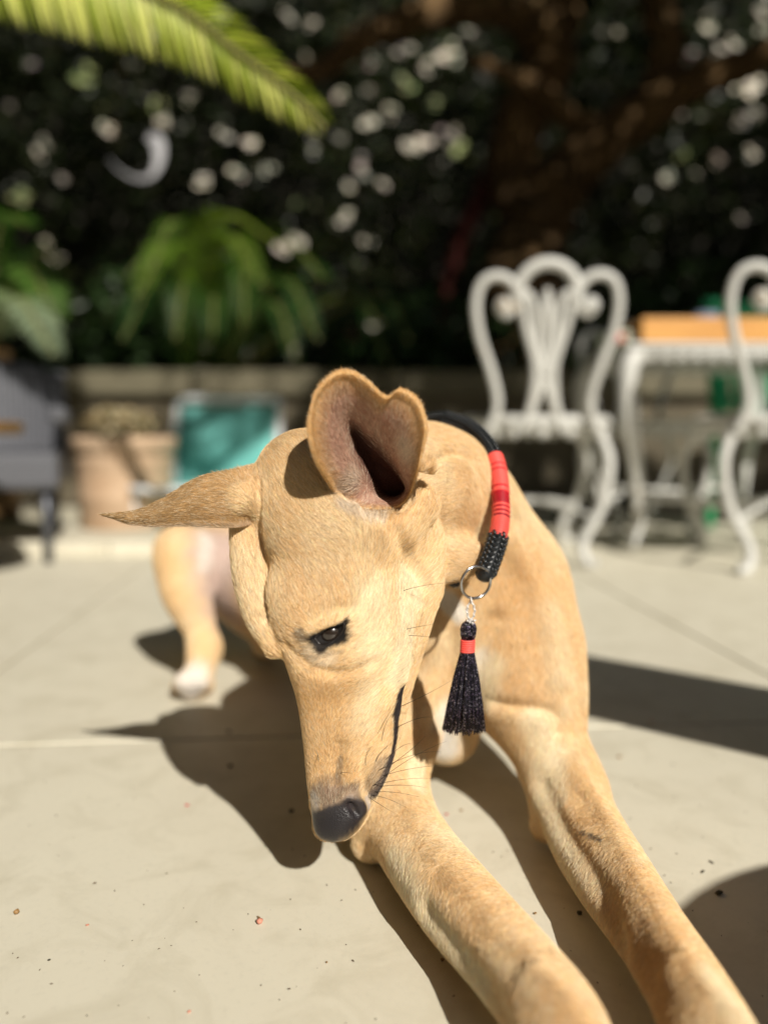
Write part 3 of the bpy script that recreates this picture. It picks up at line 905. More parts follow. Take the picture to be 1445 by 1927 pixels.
# teal folding chair
m_teal, nt, bs = new_mat('teal_canvas')
tc = nt.nodes.new('ShaderNodeTexCoord'); n = noise(nt, 300, 3, .6, tc.outputs['Object'])
nt.links.new(ramp(nt, n.outputs['Fac'], [(.3, (.12, .42, .40)), (.7, (.20, .55, .50))]).outputs[0], bs.inputs['Base Color']); bs.inputs['Roughness'].default_value = .8
m_tube = simple_mat('white_tube', (.62, .64, .66), .35, .08, 10)
tp = P(418, 960, 2.95)
tl = empty('folding_chair', (tp[0], tp[1], 0), math.radians(-6)); tag(tl, 'teal canvas folding lawn chair with a white tube frame beside the flower pot', 'chair')
mb = MB(); mb.tube(spline([(-.205, .10, .02), (-.205, .05, .25), (-.205, .10, .48), (-.195, .115, .505), (-.16, .12, .515), (0, .12, .515), (.16, .12, .515), (.195, .115, .505), (.205, .10, .48), (.205, .05, .25), (.205, .10, .02)], 8), .014, 10); mb.build('back_frame', m_tube, tl)
mb = MB()
V_ = []; F_ = []
for j in range(13):
    t = j / 12; z = .18 + .305 * t; yy = .045 + .065 * t - .02 * math.sin(t * math.pi)
    for i in range(9):
        u = i / 8 * 2 - 1
        V_.append((u * .190, yy + .018 * (1 - u * u), z))
for j in range(12):
    for i in range(8):
        a = j * 9 + i; F_.append([a, a + 1, a + 10, a + 9])
o = mb.add(V_, F_).build('canvas_back', m_teal, tl); sm = o.modifiers.new('thickness', 'SOLIDIFY'); sm.thickness = .004
mb = MB(); mb.box((0, -.16, .185), (.38, .36, .012)); mb.build('canvas_seat', m_teal, tl, False, .004)
mb = MB(); mb.tube(spline([(-.205, .04, .20), (-.205, -.34, .19), (0, -.36, .19), (.205, -.34, .19), (.205, .04, .20)], 6), .012, 10); mb.build('seat_frame', m_tube, tl)
for sx in (-1, 1):
    mb = MB(); mb.tube([(sx * .205, -.33, .19), (sx * .205, -.30, .0)], .011, 8); mb.build('front_leg', m_tube, tl)

# ------------------------------------------------------------------ made-up stool and bench out of view, added to shade the paving at the right
m_teak = wood_mat('teak', (.20, .12, .06), (.32, .20, .11))
stool = empty('shade_stool', (.665, -.16, 0)); tag(stool, 'made-up round teak stool out of view, added to cast the lower right shadow', 'stool')
MB().lathe((0, 0, .44), [(0, 0), (.245, 0), (.252, .01), (.252, .025), (.245, .035), (0, .035)], 56).build('seat', m_teak, stool)
for k in range(4):
    a = k * math.pi / 2 + .6
    mb = MB(); mb.tube([(math.cos(a) * .17, math.sin(a) * .17, .44), (math.cos(a) * .21, math.sin(a) * .21, 0)], .018, 8); mb.build('leg', m_teak, stool)
bench = empty('shade_bench', (.98, .155, 0), math.radians(-37.7)); tag(bench, 'made-up narrow teak bench out of view, added to cast the band of shade', 'bench')
for k in range(2):
    mb = MB(); mb.box((0, -.066 + .132 * k, .60), (1.24, .129, .024)); mb.build('seat_board', m_teak, bench, False, .003)
for x in (.1, .56):
    for y in (-.09, .09):
        mb = MB(); mb.box((x, y, .294), (.05, .05, .587)); mb.build('leg', m_teak, bench, False, .004)

# ------------------------------------------------------------------ crumbs on the paving
m_pink = simple_mat('pink_husk', (.62, .26, .18), .7, .25, 300); m_redp = simple_mat('red_petal', (.60, .05, .06), .7, .2, 300)
m_seed = simple_mat('brown_seed', (.30, .17, .06), .5, .3, 300); m_dleaf = simple_mat('dark_leaf_bit', (.045, .04, .02), .8, .3, 300)
def crumb(px, py, rmm, mat, name, label, cat, flat=.5, el=1.3):
    c = G(px, py); r = rmm / 1000.0
    V_, F_ = [], []
    n, m = 8, 5
    for i in range(m + 1):
        t = math.pi * i / m
        for j in range(n):
            a = 2 * math.pi * j / n; k = 1 + rng.uniform(-.18, .18)
            V_.append((math.sin(t) * math.cos(a) * r * el * k, math.sin(t) * math.sin(a) * r * k, r * flat * (1 + math.cos(t) * k) + .0003))
    for i in range(m):
        for j in range(n):
            F_.append((i * n + j, (i + 1) * n + j, (i + 1) * n + (j + 1) % n, i * n + (j + 1) % n))
    o = link(name, mesh_np(name, V_, F_), mat); o.location = (c[0], c[1], 0); o.rotation_euler = (0, 0, rng.uniform(0, 3.1))
    tag(o, label, cat, 'crumbs scattered on the paving')
    return o
hk = crumb(489, 1738, 2.6, m_pink, 'seed_husk', 'pink and brown seed husk on the paving left of the forelegs, largest crumb', 'husk', .7, 1.1)
MB().tube(spline([(.002, 0, .001), (.005, .001, .0012), (.008, .003, .0006)], 5), np.linspace(.0014, .0004, 11), 6).build('stalk', m_seed, hk)
crumb(352, 1516, 1.9, m_redp, 'red_petal', 'bright red petal crumb on the paving beside the head shadow', 'petal', .25)
crumb(32, 1720, 2.2, m_seed, 'seed', 'small round brown seed near the left edge of the paving', 'seed', .8, 1.1)
crumb(165, 1742, 1.1, m_pink, 'petal_bit', 'tiny pink petal bit right of the brown seed', 'petal', .4)
crumb(1090, 1721, 2.0, m_dleaf, 'leaf_bit', 'black leaf crumb in the shadow between the forelegs', 'leaf', .6)
crumb(1352, 1683, 2.6, m_dleaf, 'leaf_bit', 'dark green leaf scrap in the shadow at the right edge', 'leaf', .4, 1.6)
crumb(549, 1528, 2.3, m_dleaf, 'leaf_bit', 'dark crumb in the head shadow left of the nose', 'leaf', .5)
crumb(434, 1443, 2.4, m_dleaf, 'leaf_bit', 'dark crumb in the middle of the head shadow', 'leaf', .5)
crumb(431, 1378, 2.2, m_dleaf, 'leaf_bit', 'dark crumb in the upper part of the head shadow', 'leaf', .5)
crumb(868, 1526, 1.4, m_seed, 'seed', 'brown seed on the sunlit paving between the forelegs', 'seed', .5)
crumb(840, 1533, 1.5, m_redp, 'red_petal', 'faint red crumb on the sunlit paving between the forelegs', 'petal', .2)
crumb(1007, 1720, 1.1, m_seed, 'seed', 'tiny seed at the edge of the foreleg shadow', 'seed', .5)
crumb(93, 1808, .9, m_dleaf, 'leaf_bit', 'tiny dark speck near the lower left corner', 'leaf', .5)
crumb(832, 1808, 1.4, m_seed, 'seed', 'brown seed beside the left foreleg near the bottom', 'seed', .5)
crumb(1322, 1641, 1.0, m_dleaf, 'leaf_bit', 'thin dark sliver on the sunlit paving at the right', 'leaf', .3, 3)
crumb(1338, 1623, .8, m_dleaf, 'leaf_bit', 'thinner grey sliver above the dark one at the right', 'leaf', .3, 4)
crumb(615, 1812, .7, m_seed, 'seed', 'tiny speck left of the foreleg at the bottom', 'seed', .5)
crumb(356, 1905, 1.1, m_pink, 'petal_bit', 'pale pink crumb near the bottom edge', 'petal', .4)
crumb(1225, 1359, 2.2, m_pink, 'petal_bit', 'pale pink smudge on the paving in the plank shadow', 'petal', .3)
crumb(1165, 1425, 2.2, m_seed, 'seed', 'brown crumb below the plank shadow at the right', 'seed', .3)

# ------------------------------------------------------------------ the dog: one implicit surface
class Field:
    def __init__(self, xs, ys, zs):
        self.ax = [np.asarray(a, dtype=np.float32) for a in (xs, ys, zs)]
        self.f = np.full([len(a) for a in self.ax], 0.03, dtype=np.float32)

    def window(self, lo, hi):
        sl = []
        for a, l, h in zip(self.ax, lo, hi):
            i0 = int(np.searchsorted(a, l)); i1 = int(np.searchsorted(a, h))
            sl.append(slice(max(0, i0 - 1), min(len(a), i1 + 1)))
        X = self.ax[0][sl[0]][:, None, None]; Y = self.ax[1][sl[1]][None, :, None]; Z = self.ax[2][sl[2]][None, None, :]
        return tuple(sl), X, Y, Z

    def blend(self, sl, d, k, op):
        f = self.f[sl]
        if op == 'add':
            h = np.maximum(k - np.abs(f - d), 0) / k
            self.f[sl] = np.minimum(f, d) - h * h * k * 0.25
        else:                                  # carve
            d = -d
            h = np.maximum(k - np.abs(f - d), 0) / k
            self.f[sl] = np.maximum(f, d) + h * h * k * 0.25

    def cone(self, a, b, r1, r2, k=0.01, op='add'):
        a = np.asarray(a, dtype=np.float32); b = np.asarray(b, dtype=np.float32)
        m = max(r1, r2) + k + 0.006
        sl, X, Y, Z = self.window(np.minimum(a, b) - m, np.maximum(a, b) + m)
        ba = b - a; L = float(ba @ ba) + 1e-12
        t = ((X - a[0]) * ba[0] + (Y - a[1]) * ba[1] + (Z - a[2]) * ba[2]) / L
        t = np.clip(t, 0, 1)
        dx = X - a[0] - t * ba[0]; dy = Y - a[1] - t * ba[1]; dz = Z - a[2] - t * ba[2]
        d = np.sqrt(dx * dx + dy * dy + dz * dz) - (r1 + (r2 - r1) * t)
        self.blend(sl, d, k, op)

    def tube(self, pts, rad, k=0.01, op='add'):
        """a limb: a smooth run of cones blended into the body as one piece"""
        pts = np.asarray(pts, dtype=float); rad = np.asarray(rad, dtype=float)
        if len(pts) > 2:                       # Catmull-Rom through the joints
            q = np.concatenate([pts, rad[:, None]], 1)
            q = np.concatenate([[2 * q[0] - q[1]], q, [2 * q[-1] - q[-2]]])
            out = []
            for i in range(1, len(q) - 2):
                p0, p1, p2, p3 = q[i - 1:i + 3]
                for t in np.linspace(0, 1, 9)[:-1]:
                    out.append(.5 * (2 * p1 + (p2 - p0) * t + (2 * p0 - 5 * p1 + 4 * p2 - p3) * t * t + (3 * p1 - p0 - 3 * p2 + p3) * t ** 3))
            out.append(q[-2])
            out = np.array(out); pts = out[:, :3]; rad = np.maximum(out[:, 3], 0.0005)
        m = rad.max() + k + 0.006
        sl, X, Y, Z = self.window(pts.min(0) - m, pts.max(0) + m)
        D = np.full((X.shape[0], Y.shape[1], Z.shape[2]), 0.05, dtype=np.float32)
        off = [s.start for s in sl]
        for a, b, r1, r2 in zip(pts[:-1], pts[1:], rad[:-1], rad[1:]):
            a = a.astype(np.float32); b = b.astype(np.float32)
            mm = max(r1, r2) + k + 0.006
            s2, x, y, z = self.window(np.minimum(a, b) - mm, np.maximum(a, b) + mm)
            loc = tuple(slice(s.start - o, s.stop - o) for s, o in zip(s2, off))
            ba = b - a; L = float(ba @ ba) + 1e-12
            t = np.clip(((x - a[0]) * ba[0] + (y - a[1]) * ba[1] + (z - a[2]) * ba[2]) / L, 0, 1)
            d = np.sqrt((x - a[0] - t * ba[0]) ** 2 + (y - a[1] - t * ba[1]) ** 2 + (z - a[2] - t * ba[2]) ** 2) - (r1 + (r2 - r1) * t).astype(np.float32)
            D[loc] = np.minimum(D[loc], d)
        self.blend(sl, D, k, op)

    def ell(self, c, r, M=None, k=0.01, op='add'):
        """ellipsoid with half lengths r along the rows of M"""
        c = np.asarray(c, dtype=np.float32); r = np.asarray(r, dtype=np.float32)
        m = float(max(r)) + k + 0.006
        sl, X, Y, Z = self.window(c - m, c + m)
        if M is None:
            M = np.eye(3)
        M = np.asarray(M, dtype=np.float32)
        X = X - c[0]; Y = Y - c[1]; Z = Z - c[2]
        q = [(X * M[i, 0] + Y * M[i, 1] + Z * M[i, 2]) / r[i] for i in range(3)]
        k0 = np.sqrt(q[0] ** 2 + q[1] ** 2 + q[2] ** 2)
        k1 = np.sqrt((q[0] / r[0]) ** 2 + (q[1] / r[1]) ** 2 + (q[2] / r[2]) ** 2) + 1e-9
        self.blend(sl, k0 * (k0 - 1) / k1, k, op)

    def mesh(self):
        f = self.f; s = f < 0
        nx, ny, nz = f.shape
        cnt = np.zeros((nx - 1, ny - 1, nz - 1), dtype=np.uint8)
        for i in (0, 1):
            for j in (0, 1):
                for k in (0, 1):
                    cnt += s[i:nx - 1 + i, j:ny - 1 + j, k:nz - 1 + k]
        act = np.argwhere((cnt > 0) & (cnt < 8))
        idx = np.full(cnt.shape, -1, dtype=np.int32)
        idx[act[:, 0], act[:, 1], act[:, 2]] = np.arange(len(act))
        acc = np.zeros((len(act), 3)); w = np.zeros(len(act))
        corners = [(i, j, k) for i in (0, 1) for j in (0, 1) for k in (0, 1)]
        for c1 in corners:
            for axis in range(3):
                if c1[axis]: continue
                c2 = list(c1); c2[axis] = 1
                i1 = act + np.array(c1); i2 = act + np.array(c2)
                f1 = f[i1[:, 0], i1[:, 1], i1[:, 2]]; f2 = f[i2[:, 0], i2[:, 1], i2[:, 2]]
                m = (f1 < 0) != (f2 < 0)
                t = np.where(m, f1 / (f1 - f2 + 1e-12), 0)
                p1 = np.stack([self.ax[a][i1[:, a]] for a in range(3)], 1)
                p2 = np.stack([self.ax[a][i2[:, a]] for a in range(3)], 1)
                acc += np.where(m[:, None], p1 + (p2 - p1) * t[:, None], 0); w += m
        V = acc / w[:, None]
        Q = []
        for axis in range(3):
            sa = [slice(None)] * 3; sb = [slice(None)] * 3
            sa[axis] = slice(0, -1); sb[axis] = slice(1, None)
            A = s[tuple(sa)]; B = s[tuple(sb)]
            o1, o2 = [a for a in range(3) if a != axis]
            for pos in (True, False):
                e = np.argwhere((A & ~B) if pos else (~A & B))
                e = e[(e[:, o1] > 0) & (e[:, o2] > 0) & (e[:, o1] < f.shape[o1] - 1) & (e[:, o2] < f.shape[o2] - 1)]
                q = []
                for d1, d2 in ((0, 0), (1, 0), (1, 1), (0, 1)):
                    c = e.copy(); c[:, o1] -= d1; c[:, o2] -= d2
                    q.append(idx[c[:, 0], c[:, 1], c[:, 2]])
                q = np.stack(q, 1)
                flip = pos if axis != 1 else (not pos)
                Q.append(q if flip else q[:, ::-1])
        return V, np.concatenate(Q)

ys = np.concatenate([np.arange(0.30, 0.92, 0.0019), np.arange(0.92, 1.66, 0.004)])
dog_f = Field(np.arange(-0.37, 0.36, 0.0019), ys, np.arange(-0.006, 0.42, 0.0019))

def chain(pts, k=0.012, op='add', f=dog_f):
    """pts: (px, py, distance, radius in px at that distance)"""
    f.tube([P(a, b, d) for a, b, d, r in pts], [R(r, d) for a, b, d, r in pts], k, op)

def DG(py, rpx):
    """distance at which a limb of that radius lies on the paving"""
    b = -(py - 963.5) / FPX
    dn = -(b * CP - SP_)
    return CAM_H / (dn + rpx / FPX)

def basis(roll, yaw=0.0, tilt=0.0):
    """rows: right, away, up of the photograph, turned by roll (deg, clockwise in the picture) and yaw"""
    a = math.radians(roll); y = math.radians(yaw); t = math.radians(tilt)
    e = np.array([[1, 0, 0], [0, CP, -SP_], [0, SP_, CP]], dtype=float)
    r = Matrix.Rotation(y, 3, 'Z') @ Matrix.Rotation(t, 3, 'X')
    c, s = math.cos(a), math.sin(a)
    rows = np.array([c * e[0] - s * e[2], e[1], s * e[0] + c * e[2]])
    return rows @ np.array(r).T

def pell(px, py, d, rx, rd, ry, roll=0, k=0.012, op='add', yaw=0, tilt=0):
    """ellipsoid; rx, rd, ry = half sizes across, in depth and along the picture's vertical, all in px at d"""
    dog_f.ell(P(px, py, d), (R(rx, d), R(rd, d), R(ry, d)), basis(roll, yaw, tilt), k, op)

def LZ(py, z):
    """distance of a bearing row where it passes height z"""
    b = -(py - 963.5) / FPX
    return (CAM_H - z) / -(b * CP - SP_)

def build_dog_field():
    # torso, behind the head
    chain([(905, 1140, .80, 140), (800, 1120, .92, 140), (640, 1090, 1.08, 125), (505, 1090, 1.22, 108), (470, 1070, 1.30, 92)], .03)
    # tail, hidden behind
    chain([(520, 1080, 1.36, 30), (640, 1130, 1.45, 16), (760, 1150, 1.50, 9)], .02)
    # near hind leg
    chain([(470, 1060, 1.27, 86), (400, 1055, 1.20, 68), (345, 1050, 1.15, 50)], .03)
    chain([(342, 1035, 1.15, 49), (350, 1110, 1.135, 46), (375, 1180, 1.12, 31), (386, 1225, 1.11, 29)], .015)
    chain([(386, 1215, 1.11, 28), (376, 1262, 1.08, 28), (364, 1285, DG(1287, 31), 31)], .012)
    for dx, dy in ((-24, 6), (-8, 12), (9, 11), (24, 3)):
        chain([(364 + dx * .7, 1280 + dy * .3, 1.065, 17), (364 + dx, 1286 + dy, DG(1286 + dy, 15), 15)], .005)
    # far hind leg, folded on the paving
    chain([(500, 1110, 1.30, 80), (560, 1190, 1.12, 48), (545, 1185, 1.22, 36)], .03)
    chain([(545, 1185, 1.22, 34), (520, 1200, 1.10, 26), (500, 1215, DG(1215, 24), 24)], .02)
    # shoulders and chest
    pell(915, 1115, .80, 132, 130, 150, -22, .03)
    chain([(925, 1130, .79, 132), (965, 1215, .775, 104), (990, 1290, .755, 90)], .035)
    chain([(860, 1150, .76, 95), (865, 1260, .775, 80), (845, 1365, .80, 55)], .03)
    pell(838, 1388, .80, 44, 50, 42, 0, .02)
    # neck
    chain([(745, 925, .655, 124), (798, 938, .705, 142), (845, 985, .755, 143), (905, 1080, .79, 125)], .03)
    # foreleg at the left of the picture
    chain([(838, 1190, .745, 72), (822, 1280, .73, 56), (775, 1390, .70, 52), (728, 1520, .67, 58)], .03)
    chain([(735, 1500, LZ(1500, .040), 56), (762, 1560, LZ(1560, .038), 68), (800, 1620, LZ(1620, .037), 72), (862, 1700, LZ(1700, .040), 78),
           (955, 1805, LZ(1805, .045), 80), (1042, 1915, LZ(1915, .049), 86), (1085, 1990, LZ(1990, .049), 80), (1140, 2100, LZ(2100, .045), 84)], .02)
    chain([(728, 1530, .675, 44), (692, 1588, LZ(1588, .018), 28)], .02)
    # foreleg at the right of the picture
    chain([(990, 1230, .76, 98), (1004, 1320, .742, 88), (1030, 1400, .725, 72), (1066, 1480, .70, 64)], .03)
    chain([(1058, 1460, LZ(1460, .056), 60), (1098, 1560, LZ(1560, .038), 72), (1152, 1650, LZ(1650, .037), 74), (1220, 1750, LZ(1750, .041), 70),
           (1285, 1850, LZ(1850, .044), 74), (1330, 1935, LZ(1935, .047), 82), (1375, 2010, LZ(2010, .047), 80), (1430, 2110, LZ(2110, .045), 84)], .02)
    chain([(1060, 1510, .70, 42), (1026, 1556, LZ(1556, .018), 24)], .02)
    # paws, beyond the lower edge of the picture
    for cx, cy in ((1140, 2100), (1430, 2110)):
        base = P(cx, cy, LZ(cy, .035))
        fw = np.array([.2, -1, 0]); fw /= np.linalg.norm(fw); sd = np.array([-fw[1], fw[0], 0])
        for t in (-1.5, -.5, .5, 1.5):
            a = base + sd * t * .011; b = a + fw * (.030 - abs(t) * .005); a[2] = .022; b[2] = .012
            dog_f.cone(a, b, .012, .011, .006)

def HD(py, d):
    """the bowed head leans towards the viewer: forehead nearest, nose tucked back"""
    t = min(1.0, max(0.0, (1545 - py) / 390.0))
    return d - .056 * t * t * (3 - 2 * t)

def hchain(pts, k=0.012, op='add'):
    chain([(x, y, HD(y, d), r) for x, y, d, r in pts], k, op)

def hell(px, py, d, *a, **kw):
    pell(px, py, HD(py, d), *a, **kw)

def build_head_field():
    # cranium and forehead
    hell(640, 960, .632, 142, 108, 138, 8, .015)
    hchain([(628, 1010, .635, 125), (640, 1110, .630, 116), (648, 1190, .625, 102)], .02)
    # back of the skull, rising at the left of the upright ear
    hell(572, 905, .632, 92, 76, 93, 0, .02)
    # muzzle
    hchain([(648, 1190, .625, 98), (656, 1300, .617, 82), (660, 1390, .609, 72), (650, 1465, .601, 58), (642, 1520, .594, 46)], .016)
    # bridge
    hchain([(560, 1130, .612, 52), (584, 1240, .600, 38), (598, 1330, .594, 30), (607, 1440, .586, 27), (616, 1515, .581, 27)], .018)
    # flew / lip
    hchain([(720, 1290, .618, 36), (720, 1385, .608, 27), (702, 1450, .600, 25), (682, 1500, .593, 19)], .012)
    # lower jaw behind the lip
    hchain([(778, 1115, .66, 50), (742, 1290, .645, 34), (722, 1400, .632, 26), (690, 1490, .615, 20)], .012)
    # cheek
    hell(765, 1045, .652, 70, 60, 95, 14, .02)
    hchain([(745, 1130, .638, 48), (735, 1225, .628, 42)], .02)
    hchain([(800, 1060, .690, 46), (850, 1050, .700, 44), (888, 1050, .705, 30)], .015)
    # brow and cheek bone
    hchain([(575, 1135, .610, 38), (635, 1128, .608, 38), (690, 1150, .613, 30)], .028)
    hchain([(610, 1255, .596, 22), (665, 1242, .598, 22), (720, 1190, .614, 26)], .018)
    # strip of cheek on the far side, split off by a fold
    hchain([(482, 915, .640, 40), (466, 985, .632, 32), (474, 1080, .622, 35), (492, 1160, .612, 30), (520, 1215, .606, 24)], .005)
    # bases of the ears
    hchain([(640, 960, .612, 44), (720, 990, .610, 42), (785, 950, .618, 40)], .02)
    hchain([(485, 935, .630, 42), (452, 938, .612, 34)], .012)
    # the small fold behind the upright ear
    hchain([(792, 880, .590, 10), (806, 872, .592, 11), (812, 886, .596, 9)], .004)
    # nose pad
    hell(640, 1542, .586, 50, 40, 30, -28, .008)
    hchain([(662, 1520, .579, 24), (640, 1550, .577, 24), (618, 1553, .578, 22)], .008)

build_dog_field()
build_head_field()
# hollow that the cup of the upright ear sits in
hchain([(695, 815, .615, 44), (705, 850, .612, 52), (722, 890, .610, 60), (733, 920, .606, 50), (738, 936, .600, 32)], .004, 'sub')
hchain([(705, 840, .585, 60), (715, 890, .585, 66), (722, 915, .580, 52)], .004, 'sub')
hchain([(660, 875, .597, 50), (680, 905, .597, 50), (705, 925, .595, 42)], .004, 'sub')
hchain([(712, 850, .630, 50), (728, 890, .628, 52)], .004, 'sub')
V0, Q0 = dog_f.mesh()
bvh = BVHTree.FromPolygons(V0.tolist(), Q0.tolist())
CAMP = Vector((0, 0, CAM_H))

def S(px, py, off=0.0, tree=None, full=False):
    """where a bearing meets the coat; off (m) pushes it inwards"""
    r = Vector(P(px, py, 1.0)) - CAMP
    r.normalize()
    hit, nor, idx, dist = (tree or bvh).ray_cast(CAMP, r)
    if hit is None:
        return (None, None) if full else None
    p = np.array(hit + r * off)
    return (p, np.array(nor)) if full else p

def on_skin(pts, k, op, off):
    """a groove or a ridge that follows the skin; pts: (px, py, r in mm)"""
    q, rr = [], []
    for x, y, r in pts:
        h = S(x, y)
        if h is not None:
            n = S(x, y, full=True)[1]
            q.append(h - n * off); rr.append(r / 1000.0)
    if len(q) > 1:
        dog_f.tube(q, rr, k, op)

# creases of the skin
on_skin([(488, 905, 1.2), (489, 950, 2.0), (492, 1010, 3.0), (496, 1080, 3.2), (499, 1140, 2.4), (502, 1175, 1)], .004, 'sub', .001)
on_skin([(540, 1215, .6), (565, 1240, 1.2), (600, 1264, 1.5), (650, 1268, 1.2), (700, 1250, .6)], .008, 'sub', -.0006)
on_skin([(655, 1165, .8), (680, 1140, 1.5), (700, 1110, 1.5), (712, 1080, .8)], .010, 'sub', -.0008)
on_skin([(822, 868, .8), (845, 853, 1.6), (880, 860, 1.8), (903, 900, 1.8), (914, 950, 1.8), (905, 1000, 1.0)], .008, 'sub', -.0004)
on_skin([(742, 985, .8), (752, 1030, 1.4), (775, 1075, 1.4), (800, 1120, .8)], .010, 'sub', -.001)
on_skin([(690, 965, 1), (735, 985, 2), (775, 962, 1.5), (800, 930, 1)], .008, 'sub', 0)
on_skin([(640, 1405, .6), (636, 1440, 1.3), (632, 1480, .8)], .008, 'sub', -.0006)
on_skin([(690, 1420, .6), (684, 1450, 1.4), (686, 1480, 1.2), (694, 1500, .8)], .008, 'sub', -.0006)
on_skin([(930, 1320, 1), (975, 1330, 2), (1020, 1336, 2), (1046, 1350, 2), (1052, 1375, 1)], .012, 'sub', 0)
on_skin([(1020, 1480, 1), (1052, 1545, 1.2), (1100, 1620, 1.4), (1140, 1690, 1.6), (1165, 1770, 1.6), (1172, 1830, 1)], .022, 'sub', -.0022)
on_skin([(800, 1715, 1), (850, 1775, 1.2), (905, 1845, 1.4), (945, 1910, 1)], .022, 'sub', -.0022)
on_skin([(1100, 1500, 1), (1150, 1580, 1.2), (1200, 1665, 1.2), (1235, 1720, .8)], .018, 'sub', -.002)
on_skin([(1290, 1830, 2), (1335, 1880, 3), (1375, 1920, 2)], .02, 'add', .001)
on_skin([(1010, 1840, 2), (1060, 1890, 3), (1095, 1925, 2)], .02, 'add', .001)
on_skin([(930, 1170, 1), (905, 1230, 2.5), (890, 1300, 3), (885, 1370, 2)], .02, 'sub', 0)
on_skin([(845, 1170, 1.5), (850, 1230, 3), (840, 1300, 3), (815, 1370, 2.5)], .012, 'sub', 0)
# sinews and bones that stand out
on_skin([(1080, 1440, 2), (1130, 1530, 3), (1185, 1630, 3), (1240, 1730, 3), (1290, 1820, 3)], .018, 'add', .001)
on_skin([(960, 1020, 2), (1010, 1110, 3), (1040, 1200, 3), (1050, 1280, 2)], .02, 'add', .001)
on_skin([(765, 1160, 1), (760, 1230, 1.6), (755, 1280, 1)], .01, 'add', .0004)
# eye socket
on_skin([(592, 1203, 2.0), (604, 1203, 4.6), (620, 1195, 5.6), (633, 1187, 4.6), (643, 1178, 2.2)], .003, 'sub', .0012)
on_skin([(582, 1194, 1.0), (602, 1180, 1.8), (626, 1170, 2.0), (648, 1163, 1.2)], .004, 'add', .0008)
# nostril and its wing
on_skin([(657, 1510, 1.8), (666, 1523, 3.2), (673, 1533, 2.4)], .002, 'sub', .0008)
on_skin([(648, 1504, 1.2), (664, 1502, 1.6), (680, 1510, 1.6), (686, 1526, 1.4)], .004, 'add', -.0002)
# mouth line
on_skin([(742, 1370, .4), (740, 1410, .9), (720, 1465, .9), (698, 1505, .6)], .002, 'sub', 0)

V, Q = dog_f.mesh()
del dog_f.f

def smooth_mesh(V, Q, it=4, lam=.5, mu=-.52):
    E = np.concatenate([Q[:, [0, 1]], Q[:, [1, 2]], Q[:, [2, 3]], Q[:, [3, 0]]])
    n = np.bincount(E.ravel(), minlength=len(V)).astype(float)[:, None]
    for i in range(it * 2):
        acc = np.stack([np.bincount(E[:, 0], V[E[:, 1], a], len(V)) + np.bincount(E[:, 1], V[E[:, 0], a], len(V)) for a in range(3)], 1)
        V = V + (lam if i % 2 == 0 else mu) * (acc / np.maximum(n, 1) - V)
    return V

V = smooth_mesh(V, Q)
V[:, 2] = np.maximum(V[:, 2], 0.0012)
skin_tree = BVHTree.FromPolygons(V.tolist(), Q.tolist())

# ---- ears: thin shells, part of the same mesh as the body
def grid_normals(A, closed):
    du = (np.roll(A, -1, 0) - np.roll(A, 1, 0)) if closed else np.gradient(A, axis=0)
    dv = np.gradient(A, axis=1)
    n = np.cross(du, dv)
    return n / (np.linalg.norm(n, axis=2, keepdims=True) + 1e-12)

